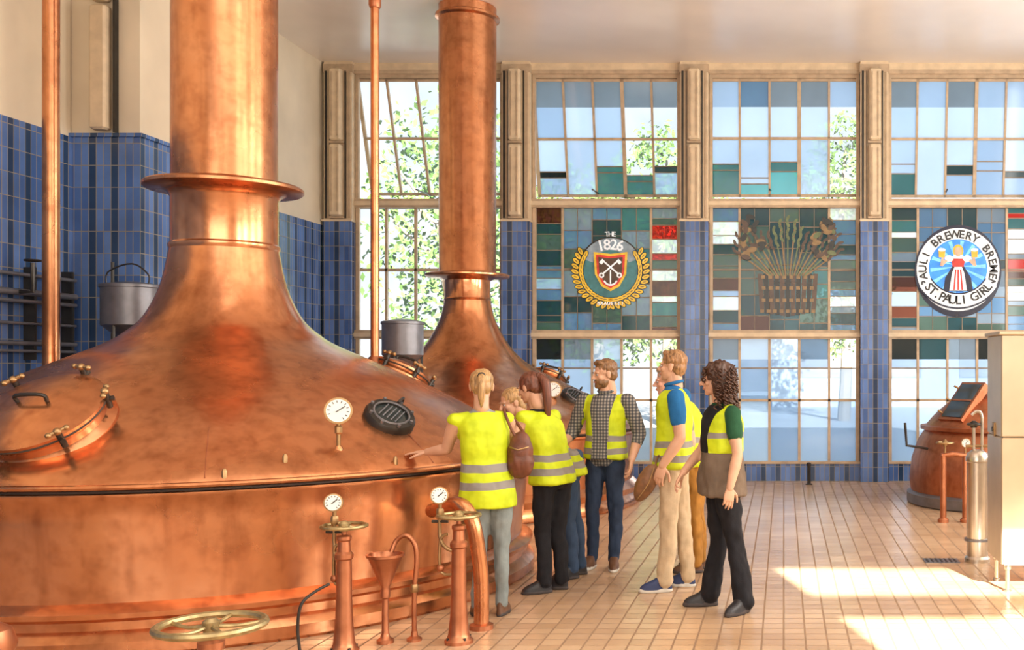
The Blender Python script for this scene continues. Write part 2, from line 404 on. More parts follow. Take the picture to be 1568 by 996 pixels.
for bi in range(4):
    X0=cols[bi]+0.215; X1=cols[bi+1]-0.215
    par=empty('window_%d'%(bi+1),((X0+X1)/2,YB,0))
    fr=MB(); gl=MB(); rnd=random.Random(11+bi)
    n=5; cw=(X1-X0)/n
    # upper vent sash, hinged at the head and pushed outward
    tilt=(5.93,[0.36,0.24,0.07,0.14][bi])
    for i in range(n):
        x0=X0+i*cw; x1=x0+cw
        for (z0,z1) in ((5.06,5.92),(4.22,5.06)):
            base='clear' if (bi==0 or (bi==1 and i>=3) or (bi==2 and i==4)) else 'pale'
            if z0<5 and bi>0 and rnd.random()<0.72:
                k=z0+rnd.uniform(0.12,0.40)
                pane(gl,x0,x1,z0,k,rnd.choice(['aqua','teal','pale3','pale']),YB,tilt)
                h2=rnd.choice([0.09,0.14]); pane(gl,x0,x1,k,k+h2,rnd.choice(['dteal','teal','pale','dark']),YB,tilt)
                pane(gl,x0,x1,k+h2,z1,base,YB,tilt)
                bar(fr,x0,x1,k-0.008,k+0.008,'lead',YB,0.01,tilt); bar(fr,x0,x1,k+h2-0.008,k+h2+0.008,'lead',YB,0.01,tilt)
            elif z0>5 and bi>0:
                k=z1-0.40
                pane(gl,x0,x1,k,z1,rnd.choice(['grey','gblue','pale3','grey','pale3']),YB,tilt); pane(gl,x0,x1,z0,k,base,YB,tilt)
            else: pane(gl,x0,x1,z0,z1,base,YB,tilt)
    for i in range(n+1):
        wv=0.024 if i in (0,n) else (0.016 if i!=3 else 0.026)
        x=X0+i*cw; bar(fr,x-wv,x+wv,4.2,5.93,'frame',YB,0.022,tilt)
    for z in (4.22,5.06,5.91): bar(fr,X0,X1,z-0.02,z+0.02,'frame',YB,0.022,tilt)
    bar(fr,X0,X0+0.045,4.15,5.98,'frame',YB-0.03,0.04); bar(fr,X1-0.045,X1,4.15,5.98,'frame',YB-0.03,0.04)
    bar(fr,X0,X1,5.93,5.985,'frame',YB-0.02,0.04)
    # sash stay
    fr.tube([(X0+cw*2,YB,4.3),(X0+cw*2+0.02,YB+1.6*math.sin(tilt[1]),4.30)],0.012,'iron',6)
    # middle light
    z0m,z1m=2.22,4.02
    if bi==0:
        for i in range(n):
            for (za,zb) in ((2.22,3.11),(3.11,4.02)): pane(gl,X0+i*cw,X0+(i+1)*cw,za,zb,'clear',YB)
    else:
        pal_e=['teal','dteal','gblue','white','white','brown','olive','grey','dteal','pale3','brown','gblue']
        pal_m=['teal','olive','dteal','gblue','grey','dteal','gblue','grey']
        if bi==2: pal_m=['dteal','olive','olive','dteal','brown','dteal','teal']
        pal_r=['red','white','grey','olive','teal','white','gblue','dteal','brown'] if bi!=2 else ['brown','white','olive','grey','dteal','gblue']
        strips(fr,gl,X0,X0+cw,z0m,z1m,pal_e,0.07,0.24,YB,rnd)
        for i in (1,2,3):
            strips(fr,gl,X0+i*cw,X0+(i+1)*cw,z0m,z1m,pal_m,0.14,0.42,YB,rnd)
            if rnd.random()<0.8: bar(fr,X0+(i+0.5)*cw-0.005,X0+(i+0.5)*cw+0.005,z0m,z1m,'lead',YB,0.009)
        strips(fr,gl,X0+4*cw,X1,z0m,z1m,pal_r,0.07,0.22,YB,rnd)
    for i in range(n+1):
        x=X0+i*cw
        if bi>0 and i in (2,3):
            bar(fr,x-0.007,x+0.007,2.22,4.02,'lead',YB,0.014); continue
        bar(fr,x-0.018,x+0.018,2.22,4.02,'frame',YB,0.024)
    if bi>0: 
        bar(fr,X0,X1,3.10,3.125,'lead',YB,0.014)
    else: bar(fr,X0,X1,3.09,3.13,'frame',YB,0.024)
    # lower lights
    for i in range(n):
        x0=X0+i*cw; x1=x0+cw
        if bi==0: pane(gl,x0,x1,0.29,2.09,'clear',YB); continue
        zz=1.66
        if bi==1 and i>=3: tp='clear'
        elif rnd.random()<0.6: tp=rnd.choice(['dteal','gblue','dark','grey'])
        else: tp='pale'
        if i==n-1 and bi==2: tp='clear'
        pane(gl,x0,x1,zz+(0.13 if tp!='clear' else 0),2.09,tp,YB)
        if tp!='clear': pane(gl,x0,x1,zz,zz+0.13,'pale3',YB)
        pane(gl,x0,x1,1.19,zz,'pale' if not (bi==1 and i>=3) else 'clear',YB)
        pane(gl,x0,x1,0.29,1.19,'pale' if not (bi==1 and i>=3) else 'clear',YB)
        bar(fr,x0,x1,zz-0.01,zz+0.01,'lead',YB,0.012)
    for i in range(n+1):
        x=X0+i*cw; bar(fr,x-0.018,x+0.018,0.27,2.09,'frame',YB,0.024)
    bar(fr,X0,X1,1.17,1.205,'frame',YB,0.024)
    for x,dx in ((X0,0.05),(X1-0.05,0.05)): bar(fr,x,x+dx,0.27,4.02,'frame',YB-0.03,0.03)
    fr.build('frame',par.location,par,smooth=False); gl.build('glass',par.location,par,smooth=False)
    # emblems
    e=MB(); cx=(X0+X1)/2; cz=3.10; y=YB-0.04; ename=None
    if bi==1:
        ename='emblem_hop_wreath'
        cx=-2.545
        disc(e,cx,cz+0.02,0.44,0.44,y,'g_teal')
        ringf(e,cx,cz+0.02,0.28,0.47,y-0.004,'g_grey',math.radians(20),math.radians(160))
        ringf(e,cx,cz+0.02,0.455,0.475,y-0.008,'g_dark')
        for sgn in (-1,1):
            for k in range(15):
                a=math.radians(-88+k*8.6); rr=0.48
                for q in (-0.045,0.045):
                    ax=cx+sgn*(rr+q)*math.cos(a); az=cz+0.0+(rr+q)*math.sin(a)
                    ro=(a+0.5 if q>0 else a+1.4); ro=ro if sgn>0 else math.pi-ro
                    disc(e,ax,az,0.068,0.038,y-0.012-0.0006*(k%3),'g_dark',12,rot=ro)
                    disc(e,ax,az,0.058,0.029,y-0.015-0.0006*(k%3),'g_gold',12,rot=ro)
                    disc(e,ax,az,0.03,0.007,y-0.018,'g_amber',8,rot=ro)
        sh=[(-0.25,0.27),(0,0.24),(0.25,0.27),(0.23,-0.06),(0.13,-0.24),(0,-0.31),(-0.13,-0.24),(-0.23,-0.06)]
        pl(e,[(cx+p[0],cz+p[1]) for p in sh],y-0.02,'g_gold')
        pl(e,[(cx+p[0]*.86,cz+p[1]*.86) for p in sh],y-0.024,'g_red')
        pl(e,[(cx+p[0]*.72,cz+p[1]*.72) for p in sh],y-0.026,'g_brown')
        for sgn in (-1,1):
            quadline(e,cx-sgn*0.12,cz-0.06,cx+sgn*0.11,cz+0.14,0.024,y-0.029,'white')
            ringf(e,cx-sgn*0.13,cz-0.075,0.018,0.04,y-0.030,'white')
            quadline(e,cx+sgn*0.10,cz+0.15,cx+sgn*0.15,cz+0.10,0.05,y-0.031,'white')
        quadline(e,cx,cz-0.2,cx,cz+0.0,0.02,y-0.029,'white')
        ringf(e,cx,cz-0.12,0.085,0.11,y-0.03,'white',math.radians(200),math.radians(340))
        arc_text(e,'1826',cx,cz-0.25,0.62,math.pi/2,0.62,0.22,y-0.036,'white')
        arc_text(e,'THE',cx,cz-0.1,0.63,math.pi/2,0.25,0.10,y-0.02,'white')
        for q,ch in enumerate('BRAUEREI'): glyph(e,ch,cx+(q-3.5)*0.05,cz-0.49,0,0.07,y-0.03,'white')
    elif bi==2:
        ename='emblem_hop_basket'
        cx=0.06
        for k in range(-5,6):
            xb=k*0.075; xt=k*0.105
            pl(e,[(cx+xb-0.034,2.42+abs(k)*0.012),(cx+xb+0.034,2.42+abs(k)*0.012),(cx+xt*0.78+0.036,3.05),(cx+xt*0.78-0.036,3.05)],y,'g_brown' if k%2 else 'g_dark')
        for z,w in ((2.5,0.40),(2.66,0.43),(2.84,0.43),(3.0,0.44)):
            for k in range(-8,9):
                if (k+int(z*10))%2: quadline(e,cx+k*w/8.5-0.028,z,cx+k*w/8.5+0.028,z,0.05,y-0.006,'g_amber')
        for k in range(-9,10):
            a=math.radians(90-k*6.2); L=0.72+0.1*math.cos(k)
            x1=cx+k*0.03+L*math.cos(a); z1=3.05+L*math.sin(a)
            z1=min(z1,3.93)
            quadline(e,cx+k*0.03,3.02,x1,z1,0.022,y-0.004-0.0004*(k+9),'g_amber' if k%2 else 'g_olive')
            for q in range(4):
                t=1-q*0.11
                disc(e,cx+k*0.03+(x1-cx-k*0.03)*t,3.02+(z1-3.02)*t,0.05,0.022,y-0.012-0.0003*(k+9)-0.0001*q,'g_olive' if abs(k)<3 else 'g_brown',10,rot=a+(0.5 if q%2 else -0.5))
        for k in range(60):
            a=rnd.uniform(0,math.pi); sg=rnd.choice((-1,1))
            disc(e,cx+sg*(0.36+0.29*abs(math.cos(a))),3.56+0.22*math.sin(a*2)+rnd.uniform(-.12,.12),0.07,0.038,y-0.02-0.0004*k,rnd.choice(['g_brown','g_dark','g_brown','g_dark','g_amber','g_olive']),10,rot=rnd.uniform(0,3))
    elif bi==3:
        ename='emblem_roundel'
        cx=2.566; cz=3.11
        disc(e,cx,cz-0.02,0.64,0.68,y,'g_navy',56)
        ringf(e,cx,cz,0.42,0.61,y-0.006,'g_white')
        disc(e,cx,cz+0.02,0.43,0.43,y-0.008,'g_sky',48)
        for k in range(14):
            a=2*math.pi*k/14
            pl(e,[(cx,cz+0.05),(cx+0.41*math.cos(a),cz+0.02+0.41*math.sin(a)),(cx+0.41*math.cos(a+0.14),cz+0.02+0.41*math.sin(a+0.14))],y-0.010,'g_lsky')
        arc_text(e,'PAULI BREWERY BREMEN',cx,cz,0.515,math.pi/2,math.radians(236),0.165,y-0.016,'black')
        # barmaid figure: skirt, apron, bodice, blouse sleeves, arms, mugs, head
        pl(e,[(cx-0.22,cz-0.32),(cx+0.22,cz-0.32),(cx+0.19,cz-0.12),(cx+0.08,cz+0.06),(cx-0.08,cz+0.06),(cx-0.19,cz-0.12)],y-0.014,'g_navy')
        pl(e,[(cx-0.13,cz-0.31),(cx+0.13,cz-0.31),(cx+0.09,cz-0.05),(cx+0.05,cz+0.05),(cx-0.05,cz+0.05),(cx-0.09,cz-0.05)],y-0.016,'g_white')
        for xx in (-0.06,0.0,0.06): quadline(e,cx+xx,cz-0.30,cx+xx*0.6,cz+0.0,0.022,y-0.017,'g_red')
        pl(e,[(cx-0.08,cz+0.04),(cx+0.08,cz+0.04),(cx+0.11,cz+0.18),(cx-0.11,cz+0.18)],y-0.018,'g_red')
        pl(e,[(cx-0.11,cz+0.16),(cx+0.11,cz+0.16),(cx+0.06,cz+0.22),(cx-0.06,cz+0.22)],y-0.019,'g_white')
        disc(e,cx,cz+0.275,0.078,0.095,y-0.018,'g_gold',20); disc(e,cx,cz+0.265,0.055,0.07,y-0.020,'g_skin',20)
        for sg in (-1,1):
            disc(e,cx+sg*0.135,cz+0.16,0.065,0.05,y-0.020,'g_white',14)
            quadline(e,cx+sg*0.17,cz+0.14,cx+sg*0.25,cz+0.06,0.045,y-0.021,'g_skin')
            quadline(e,cx+sg*0.25,cz+0.05,cx+sg*0.22,cz+0.20,0.04,y-0.022,'g_skin')
            pl(e,[(cx+sg*0.24-0.045,cz+0.18),(cx+sg*0.24+0.045,cz+0.18),(cx+sg*0.24+0.05,cz+0.28),(cx+sg*0.24-0.05,cz+0.28)],y-0.024,'g_gold'); disc(e,cx+sg*0.24,cz+0.29,0.055,0.025,y-0.026,'g_white',14)
        ringf(e,cx,cz+0.12,0.48,0.68,y-0.028,'g_white',math.radians(213),math.radians(327))
        ringf(e,cx,cz+0.12,0.675,0.70,y-0.03,'g_navy',math.radians(212),math.radians(328))
        ringf(e,cx,cz+0.12,0.465,0.485,y-0.03,'g_navy',math.radians(212),math.radians(328))
        arc_text(e,'ST.PAULI GIRL',cx,cz+0.12,0.575,-math.pi/2,math.radians(106),0.18,y-0.034,'black',True)
    if ename:
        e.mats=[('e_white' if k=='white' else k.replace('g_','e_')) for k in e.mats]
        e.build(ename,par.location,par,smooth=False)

# ------------------------------------------------------------------ kettles
def lerp_prof(prof,r):
    for i in range(len(prof)-1):
        a,b_=prof[i],prof[i+1]
        lo,hi=min(a[0],b_[0]),max(a[0],b_[0])
        if lo<=r<=hi and hi>lo: return a[1]+(b_[1]-a[1])*(r-a[0])/(b_[0]-a[0])
    return prof[0][1]
def smoothprof(pts,k=4):
    out=[]
    n=len(pts)
    for i in range(n-1):
        p0=pts[max(0,i-1)];p1=pts[i];p2=pts[i+1];p3=pts[min(n-1,i+2)]
        for j in range(k):
            t=j/k
            out.append(tuple(0.5*((2*p1[q])+(p2[q]-p0[q])*t+(2*p0[q]-5*p1[q]+4*p2[q]-p3[q])*t*t+(3*p1[q]-p0[q]-3*p2[q]+p3[q])*t**3) for q in (0,1)))
    out.append(pts[-1]); return out
def hatch(b,c,nrm,Rr,h=0.14):
    c=V(c); nrm=V(nrm).normalized(); q=V((0,0,1)).rotation_difference(nrm)
    b.lathe([(Rr*1.12,-0.12),(Rr*1.10,0.015),(Rr*0.97,0.05),(Rr*0.96,h-0.04),(Rr*1.02,h-0.02),(Rr*1.03,h)],c,'copper',48,nrm)
    b.lathe([(Rr*1.05,h),(Rr*1.05,h+0.025),(Rr*0.96,h+0.04),(Rr*0.8,h+0.05),(Rr*0.45,h+0.085),(Rr*0.1,h+0.095),(0.005,h+0.095)],c,'copper',48,nrm)
    b.torus(c+nrm*(h+0.001),nrm,Rr*1.04,0.008,'seam',48,6)
    for k in range(6):
        a=2*math.pi*k/6+0.3; d=V((math.cos(a),math.sin(a),0))
        p=c+q@(d*Rr*1.06+V((0,0,h-0.05))); p2=c+q@(d*Rr*1.10+V((0,0,h+0.07)))
        b.cyl(p,p2,0.018,'iron',10)
        t=q@V((-math.sin(a),math.cos(a),0)); rd=q@d
        b.cyl(p2-t*0.05,p2+t*0.05,0.012,'brass',8); b.ell(p2-t*0.05,(0.018,)*3,'brass',seg=8,rg=6); b.ell(p2+t*0.05,(0.018,)*3,'brass',seg=8,rg=6)
        b.ell(p2,(0.024,)*3,'brass',seg=8,rg=6)
        b.cyl(p2-nrm*0.06+rd*0.03,p2-nrm*0.06-rd*0.10,0.016,'iron',8)
    o=c+nrm*(h+0.095); u=q@V((1,0,0))
    b.tube([o-u*0.09,o-u*0.08+nrm*0.05,o+u*0.08+nrm*0.05,o+u*0.09],0.012,'iron',8,4)
def gauge(b,c,Rr,face,stem=None,key='brass'):
    """dial facing `face`"""
    c=V(c); f=V(face).normalized()
    b.lathe([(Rr*0.9,-0.03),(Rr*1.0,-0.02),(Rr*1.04,0.012),(Rr*1.04,0.02),(Rr*0.9,0.022)],c,key,28,f)
    b.lathe([(Rr*0.89,0.0225),(Rr*0.05,0.0235)],c,'white',28,f)
    q=V((0,0,1)).rotation_difference(f)
    for k in range(11):
        a=math.radians(-130+26*k); d=q@V((math.cos(a+math.pi/2),math.sin(a+math.pi/2),0))
        b.cyl(c+f*0.025+d*Rr*0.62,c+f*0.025+d*Rr*0.8,0.0022,'black',4)
    d=q@V((0.6,0.8,0)); b.cyl(c+f*0.027-d*Rr*0.2,c+f*0.027+d*Rr*0.6,0.003,'black',5)
    if stem:
        s=V(stem); b.cyl(s,c-V((0,0,Rr*0.9)),0.014,key,10)
        m=s.lerp(c,0.45); b.lathe([(0.016,0),(0.026,0.01),(0.026,0.05),(0.016,0.06)],m,key,8); b.lathe([(0.035,-0.02),(0.03,0.03),(0.018,0.05)],s,'copper',14)
def porthole(b,c,n,Rr):
    c=V(c); n=V(n).normalized(); q=V((0,0,1)).rotation_difference(n)
    b.lathe([(Rr*1.15,-0.06),(Rr*1.15,0.02),(Rr*1.05,0.045),(Rr*0.8,0.05),(Rr*0.76,0.03)],c,'iron',32,n)
    b.lathe([(Rr*0.78,0.03),(0.01,0.034)],c,'dglass',28,n)
    for k in range(8):
        a=2*math.pi*k/8; p=c+q@V((math.cos(a)*Rr*0.97,math.sin(a)*Rr*0.97,0.045)); b.cyl(p,p+n*0.02,0.012,'steel_g',6)
    b.torus(c+n*0.05,n,Rr*0.8,0.008,'steel_g',28,6)
    for k in range(-2,3):
        b.cyl(c+q@V((k*Rr*0.2,-Rr*0.5,0.05)),c+q@V((k*Rr*0.2,Rr*0.5,0.05)),0.005,'steel_g',5)
    b.tube([c+q@V((0,Rr*1.1,0.03)),c+q@V((0,Rr*1.0,0.10)),c+q@V((0,Rr*0.4,0.11))],0.010,'iron',6,3)
def kettle(C,dome,body,neck):
    C=V(C); b=MB()
    d=smoothprof(dome,5)
    b.lathe(body,C,'copper',128)
    b.lathe(d+[(neck[0][0],neck[0][1])],C,'copper',128,cap=False)
    b.lathe(neck,C,'copper',72,cap=False)
    return b,C
ZT=ZC-0.004
dome1=[(2.355,0.972),(2.33,1.02),(2.24,1.10),(2.12,1.185),(1.86,1.365),(1.64,1.485),(1.37,1.62),(1.05,1.765),(0.86,1.85),(0.72,1.935),(0.57,2.08),(0.455,2.33),(0.395,2.62)]
body1=[(2.40,0.0),(2.42,0.02),(2.42,0.09),(2.385,0.13),(2.36,0.15),(2.36,0.20),(2.40,0.225),(2.405,0.255),(2.37,0.28),(2.315,0.30),(2.32,0.40),(2.345,0.60),(2.36,0.78),(2.365,0.90),(2.385,0.925),(2.385,0.945),(2.30,0.948)]
zf=3.12
neck1=[(0.395,2.62),(0.402,2.64),(0.402,2.66),(0.388,2.675),(0.388,zf-0.09),(0.41,zf-0.05),(0.46,zf-0.028),(0.565,zf-0.022),(0.579,zf-0.01),(0.579,zf+0.012),(0.565,zf+0.025),(0.42,zf+0.03),(0.385,zf+0.06),(0.383,ZT)]
b,C=kettle((-4.49,8.4,0),dome1,body1,neck1)
b.lathe([(2.31,0.944),(2.345,0.95),(2.345,0.966),(2.30,0.974)],C,'seam',128,cap=False)
b.torus(C+V((0,0,0.985)),(0,0,1),2.365,0.018,'copper',128,8)
for k in range(10):      # riveted radial joints on the dome
    a=2*math.pi*k/10+0.13
    pts=[C+V((r*math.cos(a),r*math.sin(a),lerp_prof(dome1,r)+0.001)) for r in [1.95,2.05,2.15,2.25,2.33]]
    b.tube(pts,0.004,'copper_d',5)
hatch(b,(-4.57,6.50,1.30),(-0.03,-0.60,0.80),0.355,0.13)
hatch(b,(-3.45,9.35,1.58),(0.3,0.35,0.85),0.25,0.06)
porthole(b,(-2.80,7.42,1.325),(0.50,-0.42,0.85),0.155)
gauge(b,(-2.94,6.90,1.40),0.085,(0.35,-1,0.1),(-2.94,6.90,1.12))
for (px,py) in ((-3.15,6.6),(-3.4,6.35),(-2.62,7.05),(-5.2,6.4)):
    rr=math.hypot(px+4.49,py-8.4); b.lathe([(0.016,-0.02),(0.016,0.03),(0.008,0.045)],(px,py,lerp_prof(dome1,rr)),'brass',8)
# service pipes rising from the dome
b.tube([(-6.31,9.0,1.2),(-6.31,9.0,ZT)],0.066,'copper',18)
b.lathe([(0.10,-0.1),(0.10,0.1),(0.07,0.13)],(-6.31,9.0,1.25),'copper',18)
b.tube([(-3.60,9.2,1.55),(-3.60,9.2,ZT)],0.036,'copper',14)
b.lathe([(0.045,0),(0.052,0.02),(0.052,0.08),(0.045,0.1)],(-3.60,9.2,4.85),'copper_d',14)
b.lathe([(0.06,0),(0.07,0.02),(0.04,0.08)],(-3.60,9.2,1.70),'copper_d',14)
b.build('copper_kettle',C,angle=40)
dome2=[(2.06,0.93),(2.03,0.98),(1.92,1.06),(1.75,1.17),(1.46,1.34),(1.2,1.47),(0.92,1.61),(0.70,1.745),(0.54,1.90),(0.41,2.10),(0.32,2.30),(0.275,2.50)]
body2=[(2.10,0.0),(2.12,0.02),(2.12,0.10),(2.08,0.15),(2.10,0.22),(2.05,0.27),(2.02,0.30),(2.05,0.6),(2.065,0.86),(2.09,0.88),(2.09,0.90),(2.0,0.905)]
zf=2.81
neck2=[(0.275,2.50),(0.285,2.52),(0.272,2.54),(0.272,zf-0.06),(0.33,zf-0.03),(0.49,zf-0.02),(0.504,zf-0.008),(0.504,zf+0.01),(0.49,zf+0.022),(0.36,zf+0.03),(0.34,zf+0.06),(0.345,ZC-0.17),(0.385,ZC-0.15),(0.385,ZC-0.12),(0.345,ZC-0.10),(0.345,ZT)]
b,C=kettle((-3.917,12.95,0),dome2,body2,neck2)
b.lathe([(2.0,0.904),(2.04,0.91),(2.04,0.925),(2.0,0.932)],C,'seam',128,cap=False)
hatch(b,(-4.35,11.6,1.38),(-0.1,-0.55,0.83),0.28,0.12)
hatch(b,(-3.15,13.9,1.46),(0.2,0.4,0.85),0.22,0.1)
gauge(b,(-2.68,12.15,1.42),0.09,(0.3,-1,0),(-2.68,12.18,1.28))
porthole(b,(-2.48,12.4,1.31),(0.55,-0.35,0.85),0.15)
b.build('copper_kettle',C,angle=40)
# small vessel on the right
C=V((2.68,13.0,0)); b=MB()
b.lathe([(1.12,0),(1.14,0.02),(1.14,0.13),(1.10,0.16)],C,'steel_g',72)
b.lathe([(1.09,0.15),(1.11,0.30),(1.08,0.55),(1.0,0.78),(0.92,0.90),(0.97,0.915),(0.97,0.955),(0.90,0.965)],C,'copper_d',96)
b.lathe(smoothprof([(0.90,0.965),(0.80,1.08),(0.62,1.24),(0.42,1.36),(0.25,1.42),(0.1,1.45),(0.005,1.455)],4),C,'copper_d',72,cap=False)
n=V((-0.62,-0.42,0.68)).normalized(); p=C+V((-0.50,-0.36,1.24))
q=Matrix((n.cross(V((0,0,1))).normalized(), n.cross(n.cross(V((0,0,1)))).normalized()*-1, n)).transposed()
def obox(b,c,q,h,key):
    vs=[V(c)+q@V((sx*h[0],sy*h[1],sz*h[2])) for sz in (-1,1) for sy in (-1,1) for sx in (-1,1)]
    b.add(vs,[(0,2,3,1),(4,5,7,6),(0,1,5,4),(1,3,7,5),(3,2,6,7),(2,0,4,6)],key)
obox(b,p,q,(0.20,0.30,0.05),'copper_d'); obox(b,p+n*0.052,q,(0.165,0.26,0.006),'dglass'); obox(b,p+n*0.058,q,(0.165,0.012,0.008),'copper_d')
for k in range(-1,2): b.cyl(p+q@V((0.19,k*0.2,0.03)),p+q@V((0.24,k*0.2,0.09)),0.014,'brass',8)
b.tube([C+V((-0.95,-0.45,0.70)),C+V((-1.22,-0.6,0.75)),C+V((-1.24,-0.6,1.02))],0.016,'iron',8)
b.build('copper_kettle',C,angle=40)

# steel header tanks
def tank(c,Rr,z0,z1,zp,name,bail):
    c=V(c); b=MB()
    b.lathe([(0.03,z0-0.1),(Rr*0.55,z0-0.07),(Rr,z0+0.02),(Rr,z1-0.03),(Rr*1.05,z1-0.025),(Rr*1.05,z1),(Rr*0.98,z1+0.005),(Rr*0.3,z1+0.03),(0.01,z1+0.03)],c,'steel_g',40)
    b.cyl(c+V((0,0,zp)),c+V((0,0,z0-0.05)),0.035,'steel_g')
    for k in range(3):
        a=2.1*k+0.4; d=V((math.cos(a)*Rr*0.9,math.sin(a)*Rr*0.9,0)); b.cyl(c+d+V((0,0,zp+0.02)),c+d+V((0,0,z0+0.05)),0.014,'iron',8)
    if bail: b.tube([c+V((-Rr*0.9,0,z1-0.05)),c+V((-Rr*0.9,0,z1+0.12)),c+V((0,0,z1+0.20)),c+V((Rr*0.6,0,z1+0.1)),c+V((Rr*0.6,0,z1))],0.008,'iron',6,5)
    b.build(name,c)
tank((-6.02,9.65,0),0.25,2.05,2.44,1.16,'steel_header_tank',True)
tank((-3.93,10.78,0),0.205,1.79,2.15,0.0,'steel_header_tank',False)
# wall pipework left
b=MB()
for z,r in ((2.52,0.018),(2.36,0.03),(2.28,0.02),(2.08,0.015),(1.9,0.022),(1.83,0.015)):
    b.tube([(-6.86,5.0,z),(-6.86,10.12,z)],r,'steel_g',10)
for y in (9.0,9.55,10.05):
    b.box((-6.955,y,1.75),(-6.85,y+0.03,2.6),'iron')
b.tube([(-6.86,9.35,2.36),(-6.72,9.35,2.36),(-6.72,9.35,2.62)],0.02,'iron',8); b.torus((-6.72,9.35,2.64),(0,0,1),0.06,0.01,'iron',20,6)
b.tube([(-6.5,10.12,1.3),(-6.5,10.12,2.7)],0.015,'iron',8)
b.build('wall_pipework')

# ------------------------------------------------------------------ valves, funnel, pipes
def wheel(b,c,Rr,key='wheel'):
    c=V(c); b.torus(c,(0,0,1),Rr,0.011,key,40,8)
    b.lathe([(0.028,-0.03),(0.032,-0.01),(0.032,0.015),(0.016,0.03)],c,key,16)
    for k in range(5):
        a=2*math.pi*k/5+0.4; d=V((math.cos(a),math.sin(a),0))
        m=V((-math.sin(a),math.cos(a),0))
        b.tube([c+d*0.02-V((0,0,0.005)),c+d*Rr*0.5+m*0.012-V((0,0,0.012)),c+d*Rr],[0.011,0.008,0.009],key,8,3)
def pedestal(x,y,zw,Rr,gx,gz,name):
    c=V((x,y,0)); b=MB()
    b.lathe([(0.085,0),(0.085,0.02),(0.07,0.035),(0.062,0.06),(0.052,0.16),(0.045,0.30),(0.042,zw-0.20),(0.052,zw-0.19),(0.052,zw-0.165),(0.038,zw-0.15),(0.034,zw-0.09),(0.042,zw-0.08),(0.042,zw-0.06),(0.014,zw-0.05),(0.012,zw)],c,'copper_d',24)
    wheel(b,c+V((0,0,zw)),Rr)
    for k in range(4):
        a=math.pi/4+k*math.pi/2; b.cyl(c+V((0.072*math.cos(a),0.072*math.sin(a),0.02)),c+V((0.072*math.cos(a),0.072*math.sin(a),0.04)),0.009,'iron',6)
    b.tube([c+V((0,0,zw-0.22)),c+V((gx*0.6,0.0,zw-0.20)),c+V((gx,0.03,zw-0.13)),c+V((gx,0.03,gz-0.05))],0.012,'brass',10,5)
    b.lathe([(0.02,0),(0.024,0.01),(0.024,0.04),(0.02,0.05)],c+V((gx,0.03,gz-0.13)),'brass',8)
    gauge(b,c+V((gx,0.02,gz)),0.052,(0.25,-1,0.15))
    b.cyl(c+V((gx-0.05,0.03,zw-0.04)),c+V((gx+0.05,0.03,zw-0.04)),0.009,'iron',8)
    b.tube([c+V((0,0,zw*0.55)),c+V((gx*0.9,0.02,zw*0.55)),c+V((gx*0.95,0.02,zw*0.80)),c+V((gx*0.6,0.02,zw*0.85))],0.010,'brass',8,4)
    b.ell(c+V((gx*0.95,0.02,zw*0.58)),(0.024,0.02,0.024),'copper_d',seg=10,rg=8)
    b.build(name,c)
pedestal(-2.60,6.18,0.75,0.125,-0.07,0.885,'valve_pedestal')
pedestal(-1.99,6.40,0.78,0.125,-0.125,0.90,'valve_pedestal')
c=V((-2.28,4.16,0)); b=MB()
b.lathe([(0.085,0),(0.085,0.02),(0.055,0.06),(0.042,0.3),(0.038,0.56),(0.05,0.57),(0.05,0.60),(0.018,0.62),(0.016,0.66)],c,'copper_d',24); wheel(b,c+V((0,0,0.665)),0.195)
b.torus(c+V((0,0,0.665)),(0,0,1),0.195,0.016,'wheel',40,8)
b.build('valve_pedestal',c)
c=V((-2.44,6.40,0)); b=MB()
b.lathe([(0.05,0),(0.05,0.02),(0.03,0.035),(0.022,0.06),(0.018,0.27),(0.028,0.28),(0.028,0.32),(0.024,0.34),(0.10,0.525),(0.112,0.53),(0.112,0.545),(0.10,0.545),(0.096,0.52),(0.02,0.35),(0.001,0.35)],c,'copper_d',28)
b.build('drain_funnel',c)
c=V((-2.28,6.45,0)); b=MB()
b.tube([c+V((0.0,0,0)),c+V((0.0,0,0.30)),c+V((0.015,0,0.50)),c+V((0.0,0,0.60)),c+V((-0.05,0,0.65)),c+V((-0.11,0,0.62)),c+V((-0.135,-0.02,0.55))],0.015,'copper_d',12,6)
b.lathe([(0.045,0),(0.045,0.015),(0.022,0.03),(0.018,0.06)],c,'copper_d',16); b.lathe([(0.02,0),(0.025,0.01),(0.025,0.04),(0.02,0.05)],c+V((0,0,0.3)),'brass',10)
b.build('gooseneck_pipe',c)
c=V((-1.95,6.74,0)); b=MB()
b.tube([c+V((-0.42,0.30,0.72)),c+V((-0.16,0.04,0.80)),c+V((-0.06,-0.0,0.70)),c+V((-0.02,0,0.5)),c+V((0,0,0.30)),c+V((0,0,0.0))],0.048,'copper',18,7)
b.lathe([(0.075,0),(0.075,0.03),(0.05,0.04)],c,'copper_d',18)
b.build('copper_drain_pipe',c)
c=V((-2.78,6.02,0)); b=MB()
b.tube([c,c+V((-0.02,0,0.18)),c+V((0.0,0,0.32)),c+V((0.05,0.05,0.38)),c+V((0.12,0.1,0.42))],0.009,'iron',8,6); b.lathe([(0.02,0),(0.02,0.02)],c,'iron',8)
b.build('small_drain_pipe',c)
c=V((-3.15,4.1,0)); b=MB()
b.lathe([(0.09,0),(0.09,0.03),(0.05,0.06),(0.045,0.50),(0.10,0.54),(0.12,0.60),(0.10,0.66),(0.05,0.69),(0.005,0.70)],c,'copper_d',28); b.build('copper_bollard',c)

